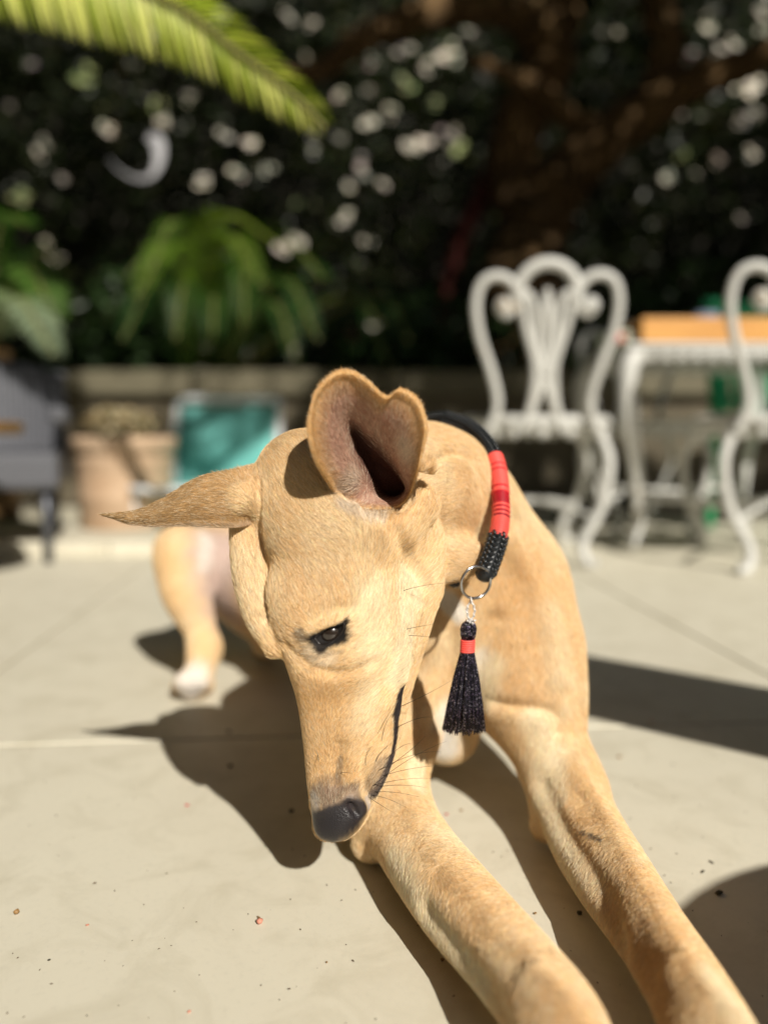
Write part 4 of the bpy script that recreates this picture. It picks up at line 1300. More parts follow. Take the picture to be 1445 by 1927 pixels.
def upright_ear():
    rim = [(640, 942, .597), (604, 892, .564), (586, 842, .552), (580, 788, .548), (589, 742, .550), (616, 708, .553), (654, 697, .556),
           (690, 713, .558), (727, 746, .560), (757, 730, .559), (788, 752, .558), (802, 800, .558), (798, 850, .560), (786, 892, .566),
           (768, 932, .590), (738, 958, .602), (690, 960, .604)]
    cen = [(722, 925), (702, 893), (682, 858), (674, 840), (668, 828), (666, 822), (668, 820), (674, 824), (682, 834), (690, 844), (698, 854),
           (708, 858), (728, 876), (748, 898), (762, 918), (752, 930), (738, 932)]
    R_ = spline([(x, y, HD(y, d)) for x, y, d in rim], 8, True)
    C_ = spline([(x, y) for x, y in cen], 8, True)
    nu, nv = len(R_), 22
    A = np.zeros((nu, nv, 3))
    T = np.zeros((nu, nv))
    for i in range(nu):
        u = i / nu * 2 * math.pi
        for j in range(nv):
            v = j / (nv - 1)
            w = v ** 1.15
            x = R_[i, 0] + (C_[i, 0] - R_[i, 0]) * w; y = R_[i, 1] + (C_[i, 1] - R_[i, 1]) * w
            sag = .006 * math.sin(v * math.pi) * math.sin(3 * u)
            d = R_[i, 2] + (HD(900, .628) - .026 * (930 - C_[i, 1]) / 130 - R_[i, 2]) * (.25 * v + .75 * v ** 2.6) - .003 * math.exp(-((v - .10) / .08) ** 2) + sag * .4
            wob = (1 - v) ** 2
            x += wob * 1.8 * math.sin(5 * u + .6) + .8 * wob * math.sin(11 * u); y += wob * 1.6 * math.sin(7 * u + 2)
            A[i, j] = P(x, y, d + .0012 * wob * math.sin(6 * u)); T[i, j] = v
    n = grid_normals(A, True)
    if (n[:, 5] @ np.array([0, 1, 0])).mean() < 0:
        n = -n
    th = .0011 + .0030 * np.clip(T, 0, 1)[..., None]
    B = A + n * th
    rimc = (A[:, 0] + B[:, 0]) / 2 + (A[:, 0] - A[:, 1]) / np.linalg.norm(A[:, 0] - A[:, 1], axis=1, keepdims=True) * .0007
    V_ = np.concatenate([A.reshape(-1, 3), B.reshape(-1, 3), rimc])
    F = []
    k = nu * nv
    for i in range(nu):
        i2 = (i + 1) % nu
        for j in range(nv - 1):
            a, b, c, d = i * nv + j, i * nv + j + 1, i2 * nv + j + 1, i2 * nv + j
            F.append((a, b, c, d)); F.append((k + a, k + d, k + c, k + b))
        F.append((i * nv, i2 * nv, 2 * k + i2, 2 * k + i)); F.append((k + i * nv, 2 * k + i, 2 * k + i2, k + i2 * nv))
    ca, cb = A[:, -1].mean(0) + [0, .006, 0], B[:, -1].mean(0) + [0, .012, 0]
    V_ = np.concatenate([V_, [ca, cb]]); n0 = 2 * k + nu
    for i in range(0, nu, 2):
        i1, i2 = (i + 1) % nu, (i + 2) % nu
        F.append((i * nv + nv - 1, n0, i2 * nv + nv - 1, i1 * nv + nv - 1))
        F.append((k + i * nv + nv - 1, k + i1 * nv + nv - 1, k + i2 * nv + nv - 1, n0 + 1))
    reg = np.concatenate([1 + T.ravel(), 3 + T.ravel(), np.full(nu, 1.0), [2.0, 4.0]])     # 1..2 inside, 3..4 outside
    return V_, np.array(F), reg

def side_ear():
    st = [(485, 885, 985, .626), (455, 880, 992, .614), (430, 884, 994, .607), (400, 890, 993, .602), (370, 899, 991, .598), (345, 913, 990, .596), (320, 929, 991, .594),
          (290, 946, 991, .592), (262, 958, 989, .591), (238, 963, 985, .590), (212, 965, 976, .590), (190, 966, 969, .590)]
    st = spline([[x, t, b, d - .056 * min(1, max(.3, (x - 192) / 270))] for x, t, b, d in st], 6)
    nu, nv = len(st), 24
    A = np.zeros((nu, nv, 3)); reg = np.zeros((nu, nv))
    for i in range(nu):
        x, t, b, d = st[i]
        hh = (b - t) / 2; cy = (b + t) / 2
        thick = min(9, hh * .8) + 1
        for j in range(nv):
            a = j / nv * 2 * math.pi
            yy = cy - hh * math.cos(a)
            s_ = math.sin(a)
            bow = (hh * .42) * (1 - ((yy - cy) / (hh + 1e-6)) ** 2)        # bowed towards the viewer
            dd = d - R(bow + (thick * s_ if s_ > 0 else thick * s_ * .9), d)
            if math.cos(a) < -.72:                                          # lower hem curls forward
                dd -= R(min(7, hh * .3), d) * (-.72 - math.cos(a)) / .28
            A[i, j] = P(x + 4 * math.sin(yy * .35) * (hh > 20) * .3, yy, dd)
            reg[i, j] = 5 + (.5 - .5 * math.cos(a)) * .9
    F = []
    for i in range(nu - 1):
        for j in range(nv):
            j2 = (j + 1) % nv
            F.append((i * nv + j, i * nv + j2, (i + 1) * nv + j2, (i + 1) * nv + j))
    V_ = np.concatenate([A.reshape(-1, 3), [A[-1].mean(0)]])
    for j in range(nv):
        F.append(((nu - 1) * nv + j, (nu - 1) * nv + (j + 1) % nv, nu * nv, nu * nv))
    F = np.array([f for f in F if len(set(f)) == 4])
    return V_, F, np.concatenate([reg.ravel(), [5.5]])

region = np.zeros(len(V))
for fn in (upright_ear, side_ear):
    v, q, r = fn()
    # faces must look outwards: the inside of the cup and the near side of the flap face the viewer
    t = q[(r[q[:, 0]] > 1.2) & (r[q[:, 0]] < 1.6)] if fn is upright_ear else q
    nn = np.cross(v[t[:, 1]] - v[t[:, 0]], v[t[:, 2]] - v[t[:, 0]]); ce = v[t[:, 0]]
    if fn is upright_ear:
        out = (nn[:, 1]).mean() < 0
    else:
        vol = (ce * nn).sum() - (ce.mean(0) * nn).sum()
        out = vol > 0
    if not out:
        q = q[:, ::-1]
    Q = np.concatenate([Q, q + len(V)]); V = np.concatenate([V, v]); region = np.concatenate([region, r])
full_tree = BVHTree.FromPolygons(V.tolist(), Q.tolist())

# ---- markings of the coat
TAN = (.81, .565, .295); CREAM = (.90, .745, .505); ORANGE = (.74, .455, .195); WHITE = (.88, .83, .76)
STROKES = [  # (points in px, radius px, colour, strength)
    ([(610, 1330), (625, 1460)], 75, ORANGE, .55), ([(640, 1290)], 60, ORANGE, .3), ([(600, 1040), (600, 1100)], 70, ORANGE, .25),
    ([(780, 880), (830, 960)], 60, ORANGE, .35), ([(870, 900), (880, 980)], 45, ORANGE, .55),
    ([(770, 1100), (765, 1200), (752, 1270)], 42, CREAM, .9), ([(700, 1120), (700, 1220)], 50, CREAM, .6), ([(690, 1300), (680, 1360)], 36, CREAM, .45),
    ([(450, 1060), (480, 1180)], 40, CREAM, .4), ([(640, 1010)], 90, CREAM, .35), ([(900, 1000), (940, 950)], 30, CREAM, .6),
    ([(980, 1150), (1000, 1250)], 90, ORANGE, .25), ([(960, 1110), (1000, 1060)], 50, ORANGE, .45), ([(1040, 1150), (1060, 1270)], 40, CREAM, .45),
    ([(940, 1290), (985, 1310)], 40, ORANGE, .5),
    ([(838, 1125), (862, 1150)], 20, WHITE, .9), ([(905, 1240), (880, 1300), (862, 1340)], 34, WHITE, .75), ([(850, 1350), (830, 1400)], 46, WHITE, .97), ([(930, 1250), (915, 1310)], 30, CREAM, .8),
    ([(1010, 1360), (1035, 1420), (1020, 1500)], 36, CREAM, .95), ([(1045, 1440), (1055, 1500)], 24, CREAM, .7),
    ([(1030, 1540), (1075, 1640), (1130, 1760), (1200, 1880)], 44, CREAM, .95), ([(1110, 1500), (1190, 1620), (1270, 1760), (1330, 1880)], 48, ORANGE, .4),
    ([(1330, 1830), (1390, 1920)], 30, CREAM, .7),
    ([(700, 1540), (740, 1620), (810, 1720), (900, 1850), (950, 1920)], 46, CREAM, .9), ([(790, 1540), (900, 1660), (1020, 1800), (1080, 1900)], 55, ORANGE, .4),
    ([(785, 1420), (785, 1470)], 22, CREAM, .8), ([(960, 1860), (1010, 1925)], 34, ORANGE, .45),
    ([(360, 1280), (350, 1300)], 46, (.80, .74, .68), .98), ([(412, 1040), (416, 1130)], 75, (.60, .46, .41), .95), ([(385, 1010), (385, 1060)], 20, WHITE, .6),
    # far and inner sides
    ([(650, 952), (690, 975), (720, 978)], 14, (.62, .52, .42), .7), ([(735, 985), (770, 965)], 12, ORANGE, .8),
    # around the eye
    ([(585, 1228), (615, 1240)], 18, (.74, .62, .47), .5),
    ([(594, 1200), (620, 1191), (640, 1181)], 18, (.010, .008, .007), 1.0), ([(606, 1210), (640, 1195)], 19, (.010, .008, .007), 1.0), ([(604, 1219)], 10, (.02, .015, .012), 1.0), ([(641, 1174), (648, 1170)], 7, (.015, .012, .010), 1.0), ([(560, 1200), (585, 1235), (640, 1228)], 5, (.30, .20, .12), .5),
    ([(570, 1192), (572, 1203)], 10, (.10, .075, .055), .7),
    # lips, speckled chin and nose
    ([(755, 1300), (751, 1320), (746, 1345)], 15, (.03, .022, .020), 1.0), ([(745, 1348), (741, 1400), (733, 1436)], 8, (.04, .030, .030), 1.0),
    ([(733, 1430), (722, 1462), (704, 1494)], 15, (.07, .058, .058), .95), ([(715, 1440), (700, 1480)], 20, (.28, .20, .15), .55),
    ([(605, 1500), (640, 1506), (660, 1500)], 26, (.16, .12, .11), .75), ([(620, 1480)], 26, (.30, .20, .14), .6), ([(640, 1430), (636, 1470)], 7, (.16, .11, .09), .5),
    ([(592, 1505), (590, 1540)], 12, (.42, .38, .34), .7),
    ([(600, 1545), (620, 1535), (645, 1530)], 22, (.028, .024, .027), 1.0), ([(606, 1556, .572), (626, 1570, .566), (626, 1564, .572), (650, 1552, .571), (674, 1532, .569)], 33, (.026, .022, .024), 1.0),
    ([(622, 1550, .566), (634, 1553, .562), (645, 1548, .562)], 26, (.022, .019, .021), 1.0),
    ([(655, 1510), (680, 1518)], 13, (.035, .028, .030), 1.0),
    ([(690, 1504), (694, 1520)], 7, (.5, .43, .38), .8),
    # scar and dirt on the leg
    ([(1095, 1563), (1112, 1570), (1130, 1582)], 3.5, (.05, .035, .03), .85),
]
STROKES3 = []
for pts, r, c, st in STROKES:
    hs = [S(q[0], q[1], tree=full_tree) if len(q) == 2 else P(*q) for q in pts]
    hs = [h for h in hs if h is not None]
    if len(hs) > 1:                            # a bearing that slips past the edge of the head is dropped
        dm = np.median([h[1] for h in hs]); hs = [h for h in hs if abs(h[1] - dm) < .09 or dm > 1.0]
    if hs and st > 0:
        d = np.mean([(h - [0, 0, CAM_H]) @ [0, CP, -SP_] for h in hs])
        STROKES3.append((np.array(hs), R(r, d), np.array(c), st))

def seg_dist(p, a, b):
    ba = b - a
    t = np.clip(((p - a) @ ba) / (ba @ ba + 1e-12), 0, 1)
    return np.linalg.norm(p - a - t[:, None] * ba, axis=1)

EAR_T = [S(662, 905, tree=full_tree), S(762, 850, tree=full_tree)]

def coat_color(p, reg):
    n1 = vnoise(p, 55, 1); n2 = vnoise(p, 300, 2); n3 = vnoise(p, 1300, 3)
    c = np.array(TAN) + np.zeros((len(p), 3))
    w = np.clip(n1 * .9 + n2 * .35, -1, 1)[:, None]
    c = c + np.where(w > 0, (np.array(CREAM) - TAN) * w * .75, (np.array(ORANGE) - TAN) * -w * .5)
    for hs, r, col, st in STROKES3:
        bb = (p > hs.min(0) - r * 1.6).all(1) & (p < hs.max(0) + r * 1.6).all(1) & (reg < .5)
        if not bb.any():
            continue
        q = p[bb]
        d = seg_dist(q, hs[0], hs[0] + 1e-6) if len(hs) == 1 else np.min([seg_dist(q, a, b) for a, b in zip(hs[:-1], hs[1:])], axis=0)
        d = d / r + n3[bb] * .12 + n2[bb] * .18
        w = np.clip((1.25 - d) / (.9 if r > .011 else .62), 0, 1)
        w = (w * w * (3 - 2 * w) * st)[:, None]
        c[bb] = c[bb] * (1 - w) + col * w
    # ears
    m = (reg >= 1) & (reg < 2.01); v = (reg - 1)[:, None]
    inner = np.array([.44, .25, .175]); rimc = np.array([.66, .40, .16]); pale = np.array([.66, .54, .42])
    dp = np.minimum(np.linalg.norm(p - EAR_T[0], axis=1), np.linalg.norm(p - EAR_T[1], axis=1))[:, None]
    w1 = np.clip((v - .14 + .05 * n2[:, None]) / .34, 0, 1)
    ci = rimc * (1 - w1) + (inner + (pale - inner) * np.clip(n2[:, None] * .8 + .1, 0, 1) * .5) * w1
    ci = ci + (pale - ci) * np.clip(1.2 - dp / .013, 0, 1) * .8
    w2 = np.clip((v - .76) / .18, 0, 1)
    ci = ci * (1 - w2) + np.array([.075, .024, .016]) * w2  # shade of the deep slit painted into the ear colour
    c = np.where(m[:, None], ci, c)
    m = ((reg >= 3) & (reg < 4.01))[:, None]
    c = np.where(m, np.array([.52, .31, .13]) * (1 + .15 * n2[:, None]), c)
    m = (reg >= 5)[:, None]
    low = np.clip((reg - 5.78) / .1, 0, 1)[:, None]
    tip = np.clip((-p[:, 0] - .125) / .09, 0, 1)[:, None]
    ce = np.array([.56, .35, .155]) * (1 + .14 * n2[:, None]) * (1 - tip * .38)
    ce = ce * (1 - low * .7) + np.array([.72, .56, .42]) * low * .7
    return np.clip(np.where(m, ce, c), .005, .95)

me = mesh_np('dog', V, Q)
CV = coat_color(V, region)
set_color(me, 'coat', CV)
# bare, moist leather of the nose and the eye rim
leather = np.zeros(len(V))
for pts, r in (([(608, 1554, .570), (626, 1566, .566), (628, 1560, .570), (652, 1548, .569), (676, 1530, .567)], 31), ([(612, 1545), (650, 1532)], 20), ([(660, 1512), (680, 1516)], 12)):
    hs = np.array([h for h in (S(q[0], q[1], tree=full_tree) if len(q) == 2 else P(*q) for q in pts) if h is not None])
    if len(hs) > 1:
        d = np.min([seg_dist(V, a, b) for a, b in zip(hs[:-1], hs[1:])], axis=0) / R(r, .578)
        leather = np.maximum(leather, np.clip((1.35 - d) / .3, 0, 1))
at = me.attributes.new('leather', 'FLOAT', 'POINT'); at.data.foreach_set('value', leather.astype(np.float32))

m_skin, nt, bs = new_mat('short_fur')
av = N(nt, 'ShaderNodeAttribute', _attribute_name='coat')
al = N(nt, 'ShaderNodeAttribute', _attribute_name='leather')
tc = nt.nodes.new('ShaderNodeTexCoord')
nf = noise(nt, 900, 3, .7, tc.outputs['Object'])
nt.links.new(mixc(nt, .35, av.outputs['Color'], mixc(nt, 1.0, av.outputs['Color'], nf.outputs['Fac'], 'MULTIPLY')), bs.inputs['Base Color'])
mr = N(nt, 'ShaderNodeMapRange'); mr.inputs['To Min'].default_value = .85; mr.inputs['To Max'].default_value = .36
nt.links.new(al.outputs['Fac'], mr.inputs['Value']); nt.links.new(mr.outputs[0], bs.inputs['Roughness'])
bs.inputs['Specular IOR Level'].default_value = .35
vo = N(nt, 'ShaderNodeTexVoronoi', Scale=950.0); nt.links.new(tc.outputs['Object'], vo.inputs['Vector'])
hm = nt.nodes.new('ShaderNodeMath'); hm.operation = 'MULTIPLY'
nt.links.new(vo.outputs['Distance'], hm.inputs[0]); nt.links.new(al.outputs['Fac'], hm.inputs[1])
hm2 = nt.nodes.new('ShaderNodeMath'); hm2.operation = 'ADD'
nt.links.new(hm.outputs[0], hm2.inputs[0])
hm3 = nt.nodes.new('ShaderNodeMath'); hm3.operation = 'MULTIPLY'; hm3.inputs[1].default_value = .4
nt.links.new(nf.outputs['Fac'], hm3.inputs[0]); nt.links.new(hm3.outputs[0], hm2.inputs[1])
bump(nt, bs, hm2.outputs[0], .35, .0009)
dog = link('dog', me, m_skin)
tag(dog, 'tan short haired dog lying on the sunny paving with its head bowed', 'dog')

# ---- fur
GUIDE = [  # px, py, direction in the picture (dx, dy)
    (610, 1500, -.1, -1), (650, 1500, .3, -1), (600, 1400, -.15, -1), (680, 1400, .5, -.9), (600, 1300, -.2, -1), (700, 1300, .7, -.7), (560, 1250, -.3, -1),
    (640, 1270, .8, -.35), (720, 1230, .7, -.7), (590, 1240, -.3, .4), (575, 1190, -.7, -.3), (610, 1160, -.1, -1), (655, 1180, .8, -.2), (560, 1120, -.5, -.9), (640, 1100, -.5, -.8), (700, 1150, .3, -1),
    (530, 1020, -.7, -.7), (620, 1020, -.9, -.45), (700, 1040, .1, -1), (600, 900, -.5, -.9), (530, 880, -.6, -.8), (760, 1130, .4, -.9), (780, 1040, .5, -.9), (820, 1080, .9, -.4), (760, 1200, .4, -1),
    (800, 980, .3, -1), (850, 900, .7, -.2), (820, 820, .9, .1), (880, 980, .6, .5), (900, 920, .5, .9), (860, 1040, .9, .1),
    (455, 1000, -.2, -1), (460, 1100, -.3, -1), (480, 1170, -.5, -1), (465, 900, -.5, -.9), (510, 1200, -.5, -.9),
    (420, 940, -1, .05), (340, 950, -1, .15), (260, 970, -1, .1),
    (980, 1010, .5, .9), (960, 1100, .2, 1), (1040, 1150, .3, 1), (1000, 1250, .1, 1), (930, 1250, -.3, 1), (960, 1350, -.5, .8), (1060, 1330, .2, 1), (1020, 1400, -.2, 1),
    (1060, 1480, .3, 1), (1080, 1560, .5, 1), (1150, 1600, .6, 1), (1180, 1700, .5, 1), (1270, 1800, .5, 1), (1240, 1870, .4, 1), (1340, 1890, .5, 1), (1100, 1680, .2, 1),
    (760, 1480, .2, 1), (740, 1580, .4, 1), (850, 1640, .8, .9), (800, 1700, .3, 1), (930, 1760, .7, .9), (880, 1830, .4, 1), (1040, 1860, .6, 1), (960, 1900, .4, 1),
    (860, 1180, .4, 1), (810, 1280, -.1, 1), (840, 1390, 0, 1), (880, 1300, 0, 1), (780, 1380, -.2, 1),
    (330, 1040, -.2, 1), (370, 1150, .3, 1), (380, 1230, 0, 1), (360, 1285, 0, 1), (430, 1060, .2, 1),
]
gp, gd = [], []
for x, y, dx, dy in GUIDE:
    h = S(x, y, tree=full_tree)
    if h is None: continue
    L = math.hypot(dx, dy)
    v = P(x + dx / L * 10, y + dy / L * 10, .6) - P(x, y, .6)
    gp.append(h); gd.append(v / np.linalg.norm(v))
gp = np.array(gp); gd = np.array(gd)
EYE_C = S(620, 1197, tree=full_tree)
ear_c = P(715, 860, .548)

def fur(count, lenmm, radmm, lift):
    T = np.concatenate([Q[:, [0, 1, 2]], Q[:, [0, 2, 3]]])
    a, b, c = V[T[:, 0]], V[T[:, 1]], V[T[:, 2]]
    nrm = np.cross(b - a, c - a); ar = np.linalg.norm(nrm, axis=1) / 2
    nrm = nrm / (2 * ar[:, None] + 1e-15)
    cen = (a + b + c) / 3
    view = np.array([0, 0, CAM_H]) - cen; dist = np.linalg.norm(view, axis=1)
    facing = (nrm * view).sum(1) / dist
    w = ar * np.clip(.62 / dist, .15, 1.25) ** 2 * np.where(facing > -.2, 1.0, .35)
    rg = region[T[:, 0]]
    lt = leather[T].mean(1)
    w = w * np.where(lt > .3, 0, 1)
    w = w * np.where((rg > 1.4) & (rg < 2.1), .35, 1) * np.where((rg >= 3) & (rg < 4.1), .7, 1)
    # nothing grows in the eye
    for ex, ey in ((608, 1202), (620, 1196), (632, 1188)):
        e = S(ex, ey, tree=full_tree)
        w = w * np.where(np.linalg.norm(cen - e, axis=1) < .0064, 0, 1)
    cw = np.cumsum(w); cw /= cw[-1]
    ti = np.searchsorted(cw, rng.random(count)); ti = np.minimum(ti, len(T) - 1)
    u = rng.random((count, 1)); v = rng.random((count, 1)); sw = (u + v) > 1
    u = np.where(sw, 1 - u, u); v = np.where(sw, 1 - v, v)
    p = a[ti] + (b[ti] - a[ti]) * u + (c[ti] - a[ti]) * v
    n = nrm[ti]; reg = rg[ti]
    # growth direction
    D = np.zeros((count, 3))
    for s0 in range(0, count, 100000):
        q = p[s0:s0 + 100000]
        d2 = ((q[:, None] - gp[None]) ** 2).sum(2)
        ww = 1 / (d2 + .012 ** 2) ** 2
        D[s0:s0 + 100000] = (ww[..., None] * gd[None]).sum(1) / ww.sum(1)[:, None]
    mu = ((reg >= 1) & (reg < 4.1))[:, None]
    D = np.where(mu, (p - ear_c) + np.array([0, 0, .02]), D)
    D /= np.linalg.norm(D, axis=1, keepdims=True) + 1e-9
    swirl = np.stack([vnoise(p, 160, 11), vnoise(p, 160, 12), vnoise(p, 160, 13)], 1) * .28
    D = D + swirl + rng.normal(size=(count, 3)) * .13
    D = D - n * (D * n).sum(1, keepdims=True)
    D /= np.linalg.norm(D, axis=1, keepdims=True) + 1e-9
    ln = np.full(count, lenmm / 1000.0)
    far = np.linalg.norm(p - [0, 0, CAM_H], axis=1)
    face = np.linalg.norm(p - P(635, 1350, .565), axis=1)
    eyed = np.linalg.norm(p - EYE_C, axis=1)
    ln *= np.clip((eyed - .004) / .016, .30, 1)
    ln *= np.where((face < .10), .62 + .38 * np.clip((face - .04) / .06, 0, 1), 1)
    ln *= np.where((reg >= 1) & (reg < 2.1), .7, 1) * np.where((reg >= 3) & (reg < 4.1), .42, 1) * np.where(reg >= 5, .6, 1)
    ln *= np.where((reg >= 1) & (reg < 1.12), .5, 1)
    ln *= np.where((p[:, 2] < .10) & (p[:, 1] < .66), .72, 1)
    tuft = np.minimum(np.linalg.norm(p - EAR_T[0], axis=1), np.linalg.norm(p - P(690, 958, .545), axis=1))
    ln *= 1 + 1.6 * np.clip(1 - tuft / .014, 0, 1)
    chest = np.linalg.norm(p - P(880, 1290, .72), axis=1)
    ln *= 1 + .8 * np.clip(1 - chest / .06, 0, 1)
    ln *= rng.uniform(.65, 1.25, count)
    low = np.clip((p[:, 2]) / .004, .2, 1); ln *= low
    lf = lift * rng.uniform(.5, 1.5, count)
    k = 4
    pts = np.zeros((count, k, 3), dtype=np.float32)
    for j in range(k):
        t = j / (k - 1)
        bend = D * (ln * t)[:, None] + n * (ln * (lf * t * (1.25 - .55 * t)))[:, None]
        pts[:, j] = p + bend
    pts[:, :, 2] = np.maximum(pts[:, :, 2], .0008)
    C = coat_color(p - n * 0, reg)
    br = rng.normal(1.0, .20, (count, 1)); wm = rng.normal(0, .045, (count, 1))
    C = C * br * (1 + np.concatenate([wm, wm * 0, -wm * 1.5], 1))
    pale = (rng.random(count) < .20)[:, None]
    C = np.where(pale & (C[:, :1] > .2), C * .45 + np.array([.94, .84, .64]) * .55, C)
    C = np.clip(C, .004, .97)
    hc = bpy.data.hair_curves.new('fur')
    hc.add_curves([k] * count)
    hc.attributes['position'].data.foreach_set('vector', pts.ravel())
    ra = hc.attributes.get('radius') or hc.attributes.new('radius', 'FLOAT', 'POINT')
    rad = np.tile(np.array([1, .9, .65, .12]) * radmm / 1000.0, (count, 1)) * rng.uniform(.7, 1.3, (count, 1))
    ra.data.foreach_set('value', rad.astype(np.float32).ravel())
    ca = hc.attributes.new('tint', 'FLOAT_COLOR', 'CURVE')
    C4 = np.ones((count, 4), dtype=np.float32); C4[:, :3] = C
    ca.data.foreach_set('color', C4.ravel())
    return hc

m_fur, nt, bs = new_mat('fur_strands')
av = N(nt, 'ShaderNodeAttribute', _attribute_name='tint')
nt.links.new(av.outputs['Color'], bs.inputs['Base Color'])
bs.inputs['Roughness'].default_value = .55
bs.inputs['Specular IOR Level'].default_value = .35
FUR_N = 780000
hc = fur(FUR_N, 6.0, .078, .15)
hc.materials.append(m_fur)
fo = bpy.data.objects.new('fur', hc)
COL.objects.link(fo); fo.parent = dog
tag(fo, kind='stuff')
#@@FUR@@
# ------------------------------------------------------------------ collar, ring and tassel
m_nylon = simple_mat('black_nylon', (.012, .014, .016), .28, .3, 900)
m_coral = simple_mat('coral_cord', (.90, .105, .085), .5, .1, 1500)
m_crimson = simple_mat('crimson_cord', (.50, .006, .018), .5, .1, 1500)
m_steel = simple_mat('polished_steel', (.55, .56, .58), .18, .08, 300, 0, 1.0)
m_silver = simple_mat('silver_thread', (.72, .70, .68), .35, .2, 1500, 0, .3)

cp = [(838, 787, .745), (882, 803, .725), (917, 835, .700), (936, 880, .678), (942, 935, .657), (941, 985, .643), (931, 1030, .632), (913, 1078, .622)]
cpath = spline([P(*q) for q in cp], 16)
hid = spline([P(*q) for q in [(856, 1094, .655), (825, 1075, .690), (750, 1030, .770), (730, 930, .820), (760, 840, .815), (800, 796, .780), (838, 787, .745)]], 12)
collar = empty('dog_collar', tuple(P(913, 1078, .622)))
tag(collar, 'black braided rope collar wound with coral and crimson cord, round the neck of the dog', 'collar')
C0 = np.array(collar.location)

def arc_resample(path, step):
    d = np.concatenate([[0], np.cumsum(np.linalg.norm(np.diff(path, axis=0), axis=1))])
    s = np.arange(0, d[-1], step)
    return np.stack([np.interp(s, d, path[:, a]) for a in range(3)], 1)

def braid(mb, path, rad, pitch=.0034, around=12):
    """plaited picks lying in a diamond lattice on a rope"""
    p = arc_resample(path, pitch / 2)
    T, A, B = frames(p)
    for i in range(len(p)):
        for j in range(around // 2):
            a = (j + (.5 if i % 2 else 0)) / (around // 2) * 2 * math.pi
            sgn = 1 if (i % 2) else -1
            rdir = A[i] * math.cos(a) + B[i] * math.sin(a); tang = -A[i] * math.sin(a) + B[i] * math.cos(a)
            u = T[i] * .82 + tang * sgn * .57; u /= np.linalg.norm(u)
            w = np.cross(rdir, u)
            M = np.array([u, w, rdir])
            mb.ball(p[i] + rdir * (rad - .0003), 1.0, 6, (.0031, .0016, .0015), M)

rope = MB(); braid_mb = MB()
nvis = len(cpath)
i_red0 = int(nvis * .375); i_red1 = int(nvis * .80)
full_path = np.concatenate([hid[:-1], cpath])
rr_ = arc_resample(full_path, .002); nn2 = len(rr_)
rope.tube(rr_ - C0, np.interp(np.arange(nn2) / nn2, [0, .80, .90, 1.0], [.0060, .0060, .0074, .0080]), 16)
# rounded end
end = cpath[-1]
rope.ball(end - C0, .0080, 16)
rope.ball(hid[0] - C0, .0060, 12)
rope.build('rope_core', m_nylon, collar)
braid(braid_mb, np.concatenate([hid[-24:-1], cpath[:i_red0 + 1]]) - C0, .0066, .0046, 10)
braid(braid_mb, cpath[i_red1 - 1:] - C0, .0082, .0046, 12)
braid(braid_mb, np.array([end, end + (end - cpath[-3]) * .4, end + (end - cpath[-3]) * .8]) - C0, .0070, .0040, 10)
tip_dir = cpath[-1] - cpath[-3]; tip_dir /= np.linalg.norm(tip_dir)
braid_mb.build('braid', m_nylon, collar, kind='stuff')
# windings
rp = arc_resample(cpath[i_red0:i_red1 + 1], .0021)
T, A, B = frames(rp)
seq = []
nrg = len(rp)
for i in range(nrg):
    t = i / nrg
    if t < .10: c = 0
    elif t < .26: c = 1 if i % 3 == 0 else 0
    elif t < .40: c = 0
    elif t < .50: c = 1 if i % 3 == 0 else 0
    elif t < .60: c = 1
    elif t < .80: c = 1 if i % 2 == 0 else 0
    else: c = 0
    seq.append(c)
a = np.arange(28) / 28 * 2 * math.pi
for col, nm, mt in ((0, 'coral_winding', m_coral), (1, 'crimson_winding', m_crimson)):
    mb = MB()
    for i in range(nrg):
        if seq[i] == col:
            rr = .0066 + (.0002 if col == 0 else 0)
            ring = rp[i] - C0 + rr * (A[i][None] * np.cos(a)[:, None] + B[i][None] * np.sin(a)[:, None])
            mb.tube(ring, .00118 if col == 0 else .00095, 6, True)
    mb.build(nm, mt, collar)

def ring_path(c, r, ux, uy, n=36):
    a = np.arange(n) / n * 2 * math.pi
    return c + r * (np.cos(a)[:, None] * ux + np.sin(a)[:, None] * uy)

rc = P(895, 1096, .613)
ux = np.array([.93, .36, .05]); ux /= np.linalg.norm(ux); uy = np.array([-.05, -.10, 1.0]); uy -= ux * (uy @ ux); uy /= np.linalg.norm(uy)
mb = MB(); mb.tube(ring_path(rc, R(31, .613), ux, uy, 48) - C0, .00125, 12, True)
mb.build('steel_ring', m_steel, collar)

tassel = empty('tassel', tuple(P(886, 1130, .610)))
tag(tassel, 'black thread tassel with a coral band hanging from the steel ring of the collar', 'tassel')
T0 = np.array(tassel.location)
top = P(887, 1128, .638)
# twisted silver loop: two strands that wind round each other
mb = MB()
zl = np.linspace(0, 1, 60)
pxm = R(1, .610)
for ph in (0, math.pi):
    pth = np.stack([(np.sin(zl * math.pi) * .9 * math.cos(ph)) * 9 * pxm * (1 - .25 * zl) + np.cos(zl * 26 + ph) * 1.8 * pxm,
                    np.sin(zl * 26 + ph) * 1.8 * pxm, -zl * 42 * pxm], 1)
    mb.tube(pth, .00055, 6)
    pth2 = pth.copy(); pth2[:, 0] += np.cos(zl * 26 + ph + 3.1) * 2.2 * pxm; pth2[:, 1] += np.sin(zl * 26 + ph + 3.1) * 2.2 * pxm
    mb.tube(pth2, .00055, 6)
mb.tube(ring_path(np.array([0, 0, 1 * pxm]), 5 * pxm, np.array([0, 1, 0.]), np.array([0, 0, 1.]), 20), .0006, 6, True)
for k_ in range(10):
    an = k_ / 10 * 6.283
    mb.ball(np.array([math.cos(an) * 8 * pxm, math.sin(an) * 8 * pxm, -38 * pxm - (k_ % 3) * 2 * pxm]), .0010, 6)
